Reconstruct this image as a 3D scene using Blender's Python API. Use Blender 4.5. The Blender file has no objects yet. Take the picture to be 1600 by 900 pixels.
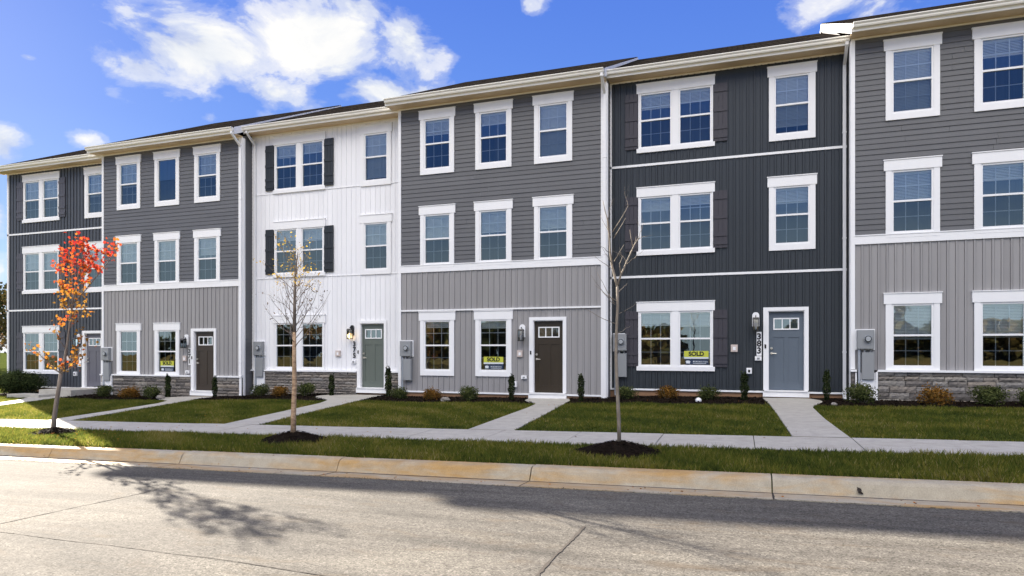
import bpy, math, random, bisect
import numpy as np
from mathutils import Vector, Matrix
R = random.Random(7)
sc = bpy.context.scene
COL = sc.collection
rad = math.radians

# ------------------------------------------------------------------ camera frame
TH = math.atan(355/1018.); CC, SS = math.cos(TH), math.sin(TH)
TR1,TR2,TR3=(-12.83,-8.2),(-7.13,-8.2),(-1.59,-8.3)     # feet of the three street trees
RIGHT = Vector((CC, SS, 0)); DEPTH = Vector((-SS, CC, 0))

# ------------------------------------------------------------------ helpers
class MB:
    def __init__(s): s.v=[]; s.f=[]; s.t=[]      # t: tint per face
    def quad(s,a,b,c,d,t=.5):
        n=len(s.v); s.v+= [a,b,c,d]; s.f.append((n,n+1,n+2,n+3)); s.t.append(t)
    def tri(s,a,b,c,t=.5):
        n=len(s.v); s.v+= [a,b,c]; s.f.append((n,n+1,n+2)); s.t.append(t)
    def poly(s,ps,t=.5):
        n=len(s.v); s.v+=list(ps); s.f.append(tuple(range(n,n+len(ps)))); s.t.append(t)
    def box(s,x0,x1,y0,y1,z0,z1,t=.5):
        n=len(s.v)
        s.v+=[(x0,y0,z0),(x1,y0,z0),(x1,y1,z0),(x0,y1,z0),(x0,y0,z1),(x1,y0,z1),(x1,y1,z1),(x0,y1,z1)]
        for q in ((0,3,2,1),(4,5,6,7),(0,1,5,4),(1,2,6,5),(2,3,7,6),(3,0,4,7)):
            s.f.append(tuple(n+i for i in q)); s.t.append(t)
    def prism_x(s,x0,x1,prof,t=.5):              # closed profile in (y,z)
        n=len(s.v); m=len(prof)
        s.v+=[(x0,y,z) for y,z in prof]+[(x1,y,z) for y,z in prof]
        for i in range(m):
            j=(i+1)%m; s.f.append((n+i,n+j,n+m+j,n+m+i)); s.t.append(t)
        s.f.append(tuple(n+i for i in range(m))[::-1]); s.f.append(tuple(n+m+i for i in range(m))); s.t+=[t,t]
    def tube(s,pts,rs,seg=6,t=.5):
        pts=[Vector(p) for p in pts]; n0=len(s.v); k=len(pts)
        up=Vector((.3,.1,1)).normalized()
        for i,p in enumerate(pts):
            d=(pts[min(i+1,k-1)]-pts[max(i-1,0)])
            if d.length<1e-6: d=Vector((0,0,1))
            d.normalize(); a=d.cross(Vector((1,0,0)) if abs(d.x)<.8 else Vector((0,1,0))).normalized(); b=d.cross(a)
            for q in range(seg):
                an=2*math.pi*q/seg; s.v.append(tuple(p+(a*math.cos(an)+b*math.sin(an))*rs[i]))
        for i in range(k-1):
            for q in range(seg):
                q2=(q+1)%seg; s.f.append((n0+i*seg+q,n0+i*seg+q2,n0+(i+1)*seg+q2,n0+(i+1)*seg+q)); s.t.append(t)
        s.f.append(tuple(n0+q for q in range(seg))[::-1]); s.f.append(tuple(n0+(k-1)*seg+q for q in range(seg))); s.t+=[t,t]
    def cyl(s,c,r,axis,l,seg=16,t=.5):
        c=Vector(c); a=Vector(axis)*l/2; s.tube([c-a,c+a],[r,r],seg,t)
    def build(s,name,mat,parent=None,tint=False,smooth=False):
        me=bpy.data.meshes.new(name); me.from_pydata([tuple(p) for p in s.v],[],s.f); me.materials.append(mat)
        if tint:
            a=me.attributes.new('tint','FLOAT','FACE'); a.data.foreach_set('value',s.t)
        if smooth: me.polygons.foreach_set('use_smooth',[True]*len(me.polygons))
        me.update()
        o=bpy.data.objects.new(name,me); COL.objects.link(o)
        if parent: o.parent=parent
        return o
def tag(o,label=None,cat=None,group=None,kind=None):
    if label: o['label']=label
    if cat: o['category']=cat
    if group: o['group']=group
    if kind: o['kind']=kind
    return o
def empty(name,loc,rz=0):
    o=bpy.data.objects.new(name,None); COL.objects.link(o); o.location=loc; o.rotation_euler=(0,0,rz); o.empty_display_size=.2
    return o
def copy_tree(o,parent=None):
    c=o.copy(); COL.objects.link(c); c.parent=parent
    for ch in list(o.children): copy_tree(ch,c)
    return c
def text_mb(name,txt,size,mat,parent,org,right,up,extr=.003,align='CENTER'):
    cu=bpy.data.curves.new('t','FONT'); cu.body=txt; cu.size=size; cu.extrude=extr; cu.offset=size*.035; cu.align_x=align; cu.align_y='CENTER'
    ob=bpy.data.objects.new('t',cu); COL.objects.link(ob)
    dg=bpy.context.evaluated_depsgraph_get(); me=bpy.data.meshes.new_from_object(ob.evaluated_get(dg))
    bpy.data.objects.remove(ob); bpy.data.curves.remove(cu)
    rt=Vector(right); u=Vector(up); nn=rt.cross(u)
    for v in me.vertices:
        v.co=Vector(org)+rt*v.co.x+u*v.co.y+nn*v.co.z
    me.materials.clear(); me.materials.append(mat); me.name=name
    o=bpy.data.objects.new(name,me); COL.objects.link(o); o.parent=parent
    return o

# ------------------------------------------------------------------ materials
def newmat(name):
    m=bpy.data.materials.new(name); m.use_nodes=True; nt=m.node_tree; nt.nodes.clear()
    out=nt.nodes.new('ShaderNodeOutputMaterial'); p=nt.nodes.new('ShaderNodeBsdfPrincipled'); nt.links.new(p.outputs[0],out.inputs[0])
    return m,nt,p
def N(nt,t,**k):
    n=nt.nodes.new(t)
    for a,b in k.items():
        if a.startswith('i_'): n.inputs[a[2:].replace('_',' ')].default_value=b
        else: setattr(n,a,b)
    return n
def mixc(nt,fac,a,b,mode='MIX'):
    m=nt.nodes.new('ShaderNodeMix'); m.data_type='RGBA'; m.blend_type=mode
    for s,v in ((0,fac),(6,a),(7,b)):
        if isinstance(v,(int,float)): m.inputs[s].default_value=v
        elif isinstance(v,tuple): m.inputs[s].default_value=(*v,1) if len(v)==3 else v
        else: nt.links.new(v,m.inputs[s])
    return m.outputs[2]
def math_(nt,op,a,b=0.,c=None,clamp=False):
    m=nt.nodes.new('ShaderNodeMath'); m.operation=op; m.use_clamp=clamp
    for s,v in ((0,a),(1,b),(2,c)):
        if v is None: continue
        if isinstance(v,(int,float)): m.inputs[s].default_value=v
        else: nt.links.new(v,m.inputs[s])
    return m.outputs[0]
def ramp(nt,fac,stops,interp='LINEAR'):
    r=nt.nodes.new('ShaderNodeValToRGB'); r.color_ramp.interpolation=interp
    e=r.color_ramp.elements
    while len(e)<len(stops): e.new(.5)
    for i,(p,c) in enumerate(stops):
        e[i].position=p; e[i].color=(*c,1) if isinstance(c,tuple) else (c,c,c,1)
    nt.links.new(fac,r.inputs[0]); return r.outputs[0]
def noise(nt,vec,scale,detail=4,rough=.55,dist=0.):
    n=N(nt,'ShaderNodeTexNoise',i_Scale=scale,i_Detail=detail,i_Roughness=rough,i_Distortion=dist)
    if vec is not None: nt.links.new(vec,n.inputs['Vector'])
    return n.outputs['Fac']
def worldpos(nt): return N(nt,'ShaderNodeNewGeometry').outputs['Position']
def scaled(nt,vec,s):
    m=N(nt,'ShaderNodeVectorMath',operation='MULTIPLY'); nt.links.new(vec,m.inputs[0]); m.inputs[1].default_value=s; return m.outputs[0]
def bump(nt,p,h,strength=.3,dist=.01):
    b=N(nt,'ShaderNodeBump',i_Strength=strength,i_Distance=dist); nt.links.new(h,b.inputs['Height']); nt.links.new(b.outputs[0],p.inputs['Normal'])
def paint(name,col,rough=.5,var=.06,streak=.05,bs=.0,spec=.4,pan=0.):
    m,nt,p=newmat(name); pos=worldpos(nt)
    a=noise(nt,scaled(nt,pos,(1.3,1.3,.5)),1.,3); b=noise(nt,scaled(nt,pos,(9,9,.7)),1.,2)
    f=math_(nt,'MULTIPLY_ADD',a,2*var,1-var); f=math_(nt,'ADD',f,math_(nt,'MULTIPLY_ADD',b,2*streak,-streak))
    if pan:
        at=N(nt,'ShaderNodeAttribute',attribute_name='tint'); f=math_(nt,'ADD',f,math_(nt,'MULTIPLY_ADD',at.outputs['Fac'],pan,-pan/2))
    v=N(nt,'ShaderNodeVectorMath',operation='SCALE'); v.inputs[0].default_value=col; nt.links.new(f,v.inputs['Scale'])
    nt.links.new(v.outputs[0],p.inputs['Base Color']); p.inputs['Roughness'].default_value=rough; p.inputs['Specular IOR Level'].default_value=spec
    if bs: bump(nt,p,noise(nt,pos,60,4),bs,.004)
    return m
M={}
M['trim']=paint('white_trim_paint',(.80,.80,.81),.45,.03,.03)
M['white_siding']=paint('white_vinyl',(.80,.80,.82),.45,.03,.03,pan=.05)
M['cream']=paint('cream_aluminium',(.83,.805,.74),.4,.04,.03)
M['soffit']=paint('beige_vinyl_soffit',(.72,.55,.36),.5,.04,.03)
M['lap_grey']=paint('grey_lap_vinyl',(.106,.108,.115),.5,.07,.06,pan=.13)
M['bb_grey']=paint('warm_grey_vinyl',(.285,.276,.278),.5,.05,.05,pan=.13)
M['bb_dark']=paint('charcoal_vinyl',(.029,.035,.042),.42,.08,.08,pan=.13)
M['bb_slate']=paint('slate_vinyl',(.060,.066,.078),.42,.08,.08,pan=.13)
M['shutter_dark']=paint('dark_plum_shutter',(.045,.042,.052),.5,.06,.05)
M['shutter_slate']=paint('slate_shutter',(.070,.070,.085),.5,.06,.05)
M['shutter_black']=paint('black_shutter',(.018,.022,.027),.45,.06,.05)
M['foundation']=paint('clay_parging',(.26,.15,.085),.9,.2,.1,.5)
M['black_metal']=paint('black_metal',(.012,.012,.013),.35,.05,.02)
M['grey_metal']=paint('grey_metal_box',(.26,.27,.28),.45,.06,.05)
M['conduit']=paint('grey_conduit',(.33,.36,.40),.4,.05,.04)
M['beige_plastic']=paint('beige_plastic',(.55,.47,.43),.5,.05,.03)
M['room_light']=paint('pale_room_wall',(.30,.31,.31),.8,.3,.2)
M['meterface']=paint('meter_face',(.38,.40,.42),.3,.05,.03)
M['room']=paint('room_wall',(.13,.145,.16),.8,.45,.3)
M['blind']=paint('white_blind',(.84,.84,.81),.6,.03,.02)
M['number']=paint('black_number',(.01,.01,.012),.5,.0,.0)
M['body']=paint('grey_side_siding',(.15,.15,.155),.6,.06,.05)
doorcols={'blue':(.105,.130,.162),'sage':(.112,.132,.116),'umber':(.033,.024,.015),'brown':(.040,.030,.023),'grey':(.12,.12,.145)}
for k,c in doorcols.items(): M['door_'+k]=paint(k+'_door_paint',c,.38,.05,.06)
m,nt,p=newmat('brushed_nickel'); p.inputs['Base Color'].default_value=(.6,.58,.54,1); p.inputs['Metallic'].default_value=1; p.inputs['Roughness'].default_value=.3; M['nickel']=m
def glassmat(name,tint,base,k):
    m=bpy.data.materials.new(name); m.use_nodes=True; nt=m.node_tree; nt.nodes.clear()
    out=nt.nodes.new('ShaderNodeOutputMaterial'); tr=N(nt,'ShaderNodeBsdfTransparent'); tr.inputs[0].default_value=(*tint,1)
    gl=N(nt,'ShaderNodeBsdfGlossy'); gl.inputs['Roughness'].default_value=.015; gl.inputs['Color'].default_value=(.80,.95,1,1)
    fr=N(nt,'ShaderNodeFresnel',i_IOR=1.5); f=math_(nt,'MULTIPLY_ADD',fr.outputs[0],k,base,clamp=True)
    mx=N(nt,'ShaderNodeMixShader'); nt.links.new(f,mx.inputs[0]); nt.links.new(tr.outputs[0],mx.inputs[1]); nt.links.new(gl.outputs[0],mx.inputs[2]); nt.links.new(mx.outputs[0],out.inputs[0])
    b=N(nt,'ShaderNodeBump',i_Strength=.22,i_Distance=.01); nt.links.new(noise(nt,worldpos(nt),1.7,2),b.inputs['Height']); nt.links.new(b.outputs[0],gl.inputs['Normal'])
    return m
M['glass_up']=glassmat('upper_pane_glass',(.92,.97,.97),.13,1.5)
M['glass_low']=glassmat('screened_pane_glass',(.58,.63,.65),.08,1.1)
M['lantern_glass']=glassmat('lantern_glass',(.9,.9,.9),.05,1.)
m,nt,p=newmat('warm_bulb'); p.inputs['Base Color'].default_value=(1,.8,.5,1); p.inputs['Emission Color'].default_value=(1,.62,.28,1); p.inputs['Emission Strength'].default_value=2.2; M['bulb']=m
m,nt,p=newmat('clear_bulb'); p.inputs['Base Color'].default_value=(.8,.8,.8,1); p.inputs['Roughness'].default_value=.2; M['bulb_off']=m
m,nt,p=newmat('sign_lime'); p.inputs['Base Color'].default_value=(.50,.52,.05,1); p.inputs['Roughness'].default_value=.5; M['lime']=m
m,nt,p=newmat('sign_navy'); p.inputs['Base Color'].default_value=(.015,.03,.07,1); p.inputs['Roughness'].default_value=.5; M['navy']=m
m,nt,p=newmat('sign_white'); p.inputs['Base Color'].default_value=(.62,.66,.70,1); p.inputs['Roughness'].default_value=.5; M['signwhite']=m
# roof shingles
m,nt,p=newmat('asphalt_shingles'); tc=N(nt,'ShaderNodeTexCoord')
br=N(nt,'ShaderNodeTexBrick',i_Scale=1.,i_Mortar_Size=.012,i_Brick_Width=.32,i_Row_Height=.14); br.offset=.5
br.inputs['Color1'].default_value=(.012,.011,.011,1); br.inputs['Color2'].default_value=(.034,.029,.024,1); br.inputs['Mortar'].default_value=(.004,.004,.004,1)
nt.links.new(tc.outputs['Object'],br.inputs['Vector'])
n1=noise(nt,tc.outputs['Object'],120,3); c=mixc(nt,.55,br.outputs[0],ramp(nt,n1,[(.35,(.3,.3,.3)),(.65,(.62,.58,.52))]),'OVERLAY')
nt.links.new(c,p.inputs['Base Color']); p.inputs['Roughness'].default_value=1; p.inputs['Specular IOR Level'].default_value=0.; bump(nt,p,math_(nt,'ADD',br.outputs['Fac'],n1),.6,.01); M['shingle']=m
# stone
m,nt,p=newmat('ledge_stone'); at=N(nt,'ShaderNodeAttribute',attribute_name='tint'); pos=worldpos(nt)
c=ramp(nt,at.outputs['Fac'],[(0,(.11,.10,.095)),(.35,(.19,.17,.15)),(.6,(.25,.215,.18)),(.8,(.20,.19,.18)),(1,(.31,.28,.24))])
nn=noise(nt,scaled(nt,pos,(12,12,30)),1,8,.7); c=mixc(nt,.8,c,ramp(nt,nn,[(.25,.25),(.5,.5),(.75,.8)]),'OVERLAY')
nt.links.new(c,p.inputs['Base Color']); p.inputs['Roughness'].default_value=.9; bump(nt,p,nn,.8,.03); M['stone']=m
M['mortar']=paint('mortar',(.07,.065,.06),.9,.1,.1,.4)
# concrete
def concrete(name,base,stain,sf=.5,rough=.85,speck=.12):
    m,nt,p=newmat(name); pos=worldpos(nt)
    a=noise(nt,scaled(nt,pos,(.8,2.5,4)),1,7,.65,.6); b=noise(nt,pos,85,4,.7); c2=noise(nt,pos,6,5,.6)
    c=mixc(nt,math_(nt,'MULTIPLY',ramp(nt,a,[(.42,0.),(.66,1.)]),sf),base,stain)
    c=mixc(nt,.5,c,ramp(nt,c2,[(.3,.38),(.7,.62)]),'OVERLAY'); c=mixc(nt,speck*4,c,ramp(nt,b,[(.3,.3),(.7,.7)]),'OVERLAY')
    nt.links.new(c,p.inputs['Base Color']); p.inputs['Roughness'].default_value=rough; bump(nt,p,b,.25,.006); return m
M['walk']=concrete('broom_finished_concrete',(.385,.365,.325),(.31,.285,.245),.5)
M['kerb']=concrete('stained_kerb_concrete',(.34,.30,.225),(.36,.225,.085),1.)
M['rock']=concrete('grey_rock',(.22,.2,.18),(.16,.14,.12),.6)
# road
m,nt,p=newmat('aggregate_road'); pos=worldpos(nt)
big=noise(nt,scaled(nt,pos,(.35,1.1,1)),1,6,.6,.8); mid=noise(nt,pos,14,5,.7); vor=N(nt,'ShaderNodeTexVoronoi',i_Scale=85.); nt.links.new(pos,vor.inputs['Vector'])
vor2=N(nt,'ShaderNodeTexVoronoi',i_Scale=40.); nt.links.new(pos,vor2.inputs['Vector'])
fine=noise(nt,pos,160,3,.7)
c=ramp(nt,big,[(.3,(.070,.066,.059)),(.5,(.096,.089,.078)),(.68,(.126,.117,.100))])
st=N(nt,'ShaderNodeSeparateColor'); nt.links.new(vor.outputs['Color'],st.inputs[0])
c=mixc(nt,.8,c,ramp(nt,st.outputs[0],[(0,.14),(.25,.44),(.75,.57),(1,.92)]),'OVERLAY')
c=mixc(nt,.5,c,ramp(nt,mid,[(.3,.3),(.7,.68)]),'OVERLAY')
strk=noise(nt,scaled(nt,pos,(.28,5.5,1)),1,5,.6,.5); c=mixc(nt,.55,c,ramp(nt,strk,[(.32,.30),(.5,.5),(.7,.63)]),'OVERLAY')
spot=noise(nt,pos,1.6,4,.55,1.5); c=mixc(nt,math_(nt,'MULTIPLY',ramp(nt,spot,[(.66,0.),(.74,1.)]),.5),c,(.055,.050,.045))
warm=noise(nt,scaled(nt,pos,(1.2,3.5,1)),1,4,.6,1.); c=mixc(nt,math_(nt,'MULTIPLY',ramp(nt,warm,[(.55,0.),(.75,1.)]),.45),c,(.095,.070,.045))
nt.links.new(c,p.inputs['Base Color']); p.inputs['Roughness'].default_value=.95; p.inputs['Specular IOR Level'].default_value=.12
h=math_(nt,'ADD',vor.outputs['Distance'],math_(nt,'MULTIPLY',fine,.4)); h=math_(nt,'ADD',h,math_(nt,'MULTIPLY',vor2.outputs['Distance'],.6)); bump(nt,p,h,.22,.008); M['road']=m
M['crack_and_shadow']=paint('joint_dirt_and_shadow',(.035,.028,.022),.95,.3,.2)
# ground / lawn soil
m,nt,p=newmat('lawn_soil'); pos=worldpos(nt)
a=noise(nt,pos,.5,6,.6); b=noise(nt,pos,40,4,.7)
c=ramp(nt,a,[(.3,(.035,.050,.014)),(.55,(.055,.070,.018)),(.75,(.095,.085,.03))]); c=mixc(nt,.7,c,ramp(nt,b,[(.3,.25),(.7,.75)]),'OVERLAY')
sx=N(nt,'ShaderNodeSeparateXYZ'); nt.links.new(pos,sx.inputs[0])
far=ramp(nt,math_(nt,'MULTIPLY_ADD',sx.outputs[1],-.02,-.42),[(0.,0.),(.1,1.)])
fc=ramp(nt,noise(nt,pos,.12,6,.6),[(.35,(.10,.085,.03)),(.5,(.20,.13,.05)),(.65,(.09,.10,.03))])
c=mixc(nt,far,c,fc)
nt.links.new(c,p.inputs['Base Color']); p.inputs['Roughness'].default_value=1; p.inputs['Specular IOR Level'].default_value=0.; bump(nt,p,b,.5,.03); M['soil']=m
def leafmat(name,stops,trans=.25,rough=.6):
    m=bpy.data.materials.new(name); m.use_nodes=True; nt=m.node_tree; nt.nodes.clear()
    out=nt.nodes.new('ShaderNodeOutputMaterial'); at=N(nt,'ShaderNodeAttribute',attribute_name='tint')
    c=ramp(nt,at.outputs['Fac'],stops); d=N(nt,'ShaderNodeBsdfDiffuse'); t=N(nt,'ShaderNodeBsdfTranslucent'); mx=N(nt,'ShaderNodeMixShader'); mx.inputs[0].default_value=trans
    nt.links.new(c,d.inputs[0]); nt.links.new(c,t.inputs[0]); nt.links.new(d.outputs[0],mx.inputs[1]); nt.links.new(t.outputs[0],mx.inputs[2]); nt.links.new(mx.outputs[0],out.inputs[0])
    return m
M['grass']=leafmat('grass_blades',[(0,(.046,.066,.018)),(.35,(.108,.132,.024)),(.62,(.188,.184,.032)),(.85,(.28,.23,.055)),(1,(.40,.32,.15))],.50)
M['green']=leafmat('boxwood_leaves',[(0,(.034,.044,.016)),(.6,(.075,.090,.032)),(1,(.14,.15,.05))],.15)
M['orange']=leafmat('autumn_shrub_leaves',[(0,(.07,.060,.02)),(.5,(.18,.085,.020)),(1,(.28,.15,.035))],.2)
M['darkgreen']=leafmat('holly_leaves',[(0,(.018,.026,.011)),(.6,(.036,.050,.020)),(1,(.07,.085,.03))],.1)
M['maple']=leafmat('autumn_maple_leaves',[(0,(.10,.035,.02)),(.2,(.30,.17,.04)),(.4,(.42,.20,.03)),(.6,(.45,.12,.025)),(.8,(.42,.045,.025)),(1,(.28,.02,.02))],.40)
M['birch']=leafmat('dry_birch_leaves',[(0,(.05,.03,.015)),(.5,(.13,.08,.03)),(.75,(.45,.30,.05)),(1,(.60,.42,.06))],.35)
M['wood']=leafmat('far_foliage',[(0,(.030,.040,.018)),(.4,(.075,.070,.025)),(.7,(.15,.10,.035)),(1,(.26,.13,.05))],.2)
def bark(name,a_,b_,s=(30,30,8)):
    m,nt,p=newmat(name); pos=worldpos(nt); n=noise(nt,scaled(nt,pos,s),1,6,.7)
    nt.links.new(ramp(nt,n,[(.35,a_),(.65,b_)]),p.inputs['Base Color']); p.inputs['Roughness'].default_value=.85; bump(nt,p,n,.6,.01); return m
M['bark_grey']=bark('smooth_grey_bark',(.14,.115,.09),(.27,.23,.18))
M['bark_birch']=bark('peeling_birch_bark',(.20,.12,.07),(.52,.36,.22),(12,12,26))
M['bark_maple']=bark('maple_bark',(.13,.10,.08),(.24,.20,.165))
m,nt,p=newmat('wet_black_mulch'); pos=worldpos(nt); a=noise(nt,scaled(nt,pos,(22,45,30)),1,6,.75,1.5)
nt.links.new(ramp(nt,a,[(.33,(.005,.004,.003)),(.52,(.016,.011,.008)),(.75,(.060,.040,.027))]),p.inputs['Base Color']); p.inputs['Roughness'].default_value=.95; bump(nt,p,a,1.,.04); p.inputs['Specular IOR Level'].default_value=.05; M['mulch']=m

# ------------------------------------------------------------------ ground
PY=[-400,-9.95,-9.55,-9.45,-9.35,-7.75,-6.45,0,400]; PZ=[0,0,0,.13,.15,.20,.22,.37,.37]
BX=[-30,-25,-19,-17,-12.5,-10.5,-7,-4,-2,3,10,40]; BZ=[-.10,-.06,-.04,-.01,.15,.16,.20,.24,.33,.37,.46,.9]
def lerp(xs,zs,x):
    if x<=xs[0]: return zs[0]
    if x>=xs[-1]: return zs[-1]
    i=bisect.bisect(xs,x)-1; return zs[i]+(zs[i+1]-zs[i])*(x-xs[i])/(xs[i+1]-xs[i])
def slope(x): return .02*max(-45,min(45,x))
def gz(x,y):
    if y<=-6.45: return lerp(PY,PZ,y)+slope(x)
    zb=lerp(BX,BZ,x) if x>-30 else -.10+.004*max(x+30,-60)
    t=min(1,(y+6.45)/6.45); return (.22+slope(x))*(1-t)+zb*t
xs=sorted(set([-400,-250,-150,-100,-80,-60,-50]+[round(-45+i*.75,2) for i in range(80)]+[15,20,30,45,80,150,400]))
ys=sorted(set([-400,-200,-100,-60,-40,-25,-18,-14,-10.2]+[-9.95,-9.55,-9.45,-9.35,-9,-8.6,-8.2,-7.75,-7.1,-6.45]+[-6+i*.5 for i in range(13)]+[2,5,10,20,40,80,160,400]))
g=MB(); W_=len(ys)
for x in xs:
    for y in ys:
        z=gz(x,y)
        if y<-9.3: z-=.035
        elif y<=-6.45 and y>=-7.75: z-=.004
        g.v.append((x,y,z))
for i in range(len(xs)-1):
    for j in range(W_-1):
        a=i*W_+j; g.f.append((a,a+W_,a+W_+1,a+1)); g.t.append(.5)
tag(g.build('ground',M['soil'],smooth=True),kind='structure')
# road sheet (grid so that it follows the grade)
r=MB(); ysr=[-18.6,-17,-15,-13,-11,-9.97]
for x in xs:
    for y in ysr: r.v.append((x,y,slope(x)+(.0 if y>-10 else .004*min(4,-9.97-y))))
k=len(ysr)
for i in range(len(xs)-1):
    for j in range(k-1): a=i*k+j; r.f.append((a,a+k,a+k+1,a+1)); r.t.append(.5)
tag(r.build('road',M['road'],smooth=True),kind='structure')
def rz(x,y): return slope(x)+.004*min(4,max(0,-9.97-y))
# road joints: slightly wandering dirt filled saw cuts
def joint(pts,w,name='road_joint'):
    b=MB(); rr=random.Random(len(pts)*31+int(w*1000))
    P=[]
    for i in range(len(pts)-1):
        a=Vector(pts[i]); c=Vector(pts[i+1]); n=max(2,int((c-a).length/.05))
        for q in range(n): P.append(a.lerp(c,q/n))
    P.append(Vector(pts[-1]))
    d=(P[-1]-P[0]).normalized(); nrm=Vector((-d.y,d.x))
    prev=None
    for i,q in enumerate(P):
        ww=w*(.45+.9*rr.random()); o=.006*math.sin(i*.23)+rr.uniform(-.003,.003)
        a=q+nrm*(o+ww/2); c=q+nrm*(o-ww/2)
        cur=((a.x,a.y,rz(a.x,a.y)+.004),(c.x,c.y,rz(c.x,c.y)+.004))
        if prev: b.quad(prev[0],prev[1],cur[1],cur[0])
        prev=cur
    return tag(b.build(name,M['crack_and_shadow']),kind='structure')
joint([(-6.78,-11.25),(-6.83,-12),(-6.92,-13.0),(-6.98,-18.5)],.022)
joint([(-1.34,-11.55),(-1.36,-12.9),(-1.38,-18.5)],.026)
joint([(-30,-13.15),(-6.5,-13.2),(-4.0,-13.28),(-1.36,-13.5),(2,-13.6),(9,-13.7)],.012)
joint([(4.1,-10.2),(4.15,-18.5)],.02)
b=MB(); rr=random.Random(4)            # dirt and grit washed along the gutter edge
for i in range(1500):
    x=rr.uniform(-22,7); y=-9.985+abs(rr.gauss(0,.022)); s_=rr.uniform(.006,.018); z=rz(x,y)+.006
    a=rr.random()*6.28
    b.tri((x+s_*math.cos(a),y+.7*s_*math.sin(a),z),(x+s_*math.cos(a+2),y+.7*s_*math.sin(a+2),z+.004),(x+s_*math.cos(a+4.2),y+.7*s_*math.sin(a+4.2),z))
tag(b.build('gutter_grit',M['crack_and_shadow']),'dark line of grit and dirt along the road edge of the gutter','grit',kind='stuff')
# kerb and gutter, cast in 2.85 m lengths
kb=MB(); rr=random.Random(5)
prof=[(-9.965,.006),(-9.60,-.012),(-9.56,-.004),(-9.50,.112),(-9.47,.140),(-9.43,.152),(-9.30,.156),(-9.30,-.2),(-9.965,-.2)]
x0=.35-2.85*16
while x0<16:
    n=6; gap=.012 if rr.random()<.8 else .018; off=rr.uniform(-.003,.003)
    rings=[]
    for i in range(n+1):
        x=x0+gap/2+(2.85-gap)*i/n; rings.append(len(kb.v)); kb.v+=[(x,y+off,z+slope(x)+off) for y,z in prof]
    m_=len(prof)
    for i in range(n):
        for q in range(m_):
            q2=(q+1)%m_; kb.f.append((rings[i]+q,rings[i]+q2,rings[i+1]+q2,rings[i+1]+q)); kb.t.append(.5)
    kb.f.append(tuple(rings[0]+q for q in range(m_))[::-1]); kb.f.append(tuple(rings[-1]+q for q in range(m_))); kb.t+=[.5,.5]
    x0+=2.85
tag(kb.build('kerb',M['kerb']),kind='structure')
b=MB()
for i in range(-12,5):                         # dark joints show behind the gaps
    x=.35+2.85*i; w=.03 if i==0 else .016
    b.quad((x-w/2,-9.96,slope(x)+.0085),(x+w/2,-9.96,slope(x)+.0085),(x+w/2*.6,-9.6,slope(x)-.008),(x-w/2*.6,-9.6,slope(x)-.008))
tag(b.build('kerb_joint_and_shadow',M['crack_and_shadow']),kind='structure')
b=MB(); rr=random.Random(6); x=-40.
while x<14:                                   # dark strip painting the shadow line between gutter pan and kerb face
    b.quad((x,-9.606,slope(x)-.0075),(x+.25,-9.606,slope(x+.25)-.0075),(x+.25,-9.592-.004*rr.random(),slope(x+.25)-.0045),(x,-9.592-.004*rr.random(),slope(x)-.0045)); x+=.25
tag(b.build('kerb_joint_and_shadow',M['crack_and_shadow']),kind='structure')
b=MB(); b.tube([(1.22,-9.575,.070),(1.225,-9.54,.082),(1.22,-9.48,.09)],[.017,.021,.022],7); b.tube([(1.235,-9.56,.095),(1.20,-9.545,.112)],[.010,.006],5); b.tube([(1.235,-9.56,.06),(1.255,-9.555,.05)],[.012,.007],5)
t_=b.build('drain_stub',M['crack_and_shadow']); tag(t_,'small dark rusty drain stub sticking out of the kerb face near the right','drain pipe')
# sidewalk slabs
sw=MB(); x0=.21-1.385*44; rr=random.Random(8)
while x0<15:
    o=rr.uniform(-.003,.003)
    xa,xb=x0+.006,x0+1.385-.006; za,zb=.205+slope(xa)+o,.205+slope(xb)+o
    T=.018
    n=len(sw.v)
    sw.v+=[(xa,-7.75,za-.1),(xb,-7.75,zb-.1),(xb,-6.45,zb-.08),(xa,-6.45,za-.08),(xa,-7.75,za+.012),(xb,-7.75,zb+.012),(xb,-6.45,zb+T+.014),(xa,-6.45,za+T+.014)]
    for q in ((0,3,2,1),(4,5,6,7),(0,1,5,4),(1,2,6,5),(2,3,7,6),(3,0,4,7)): sw.f.append(tuple(n+i for i in q)); sw.t.append(.5)
    x0+=1.385
tag(sw.build('sidewalk',M['walk']),kind='structure')
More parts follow.
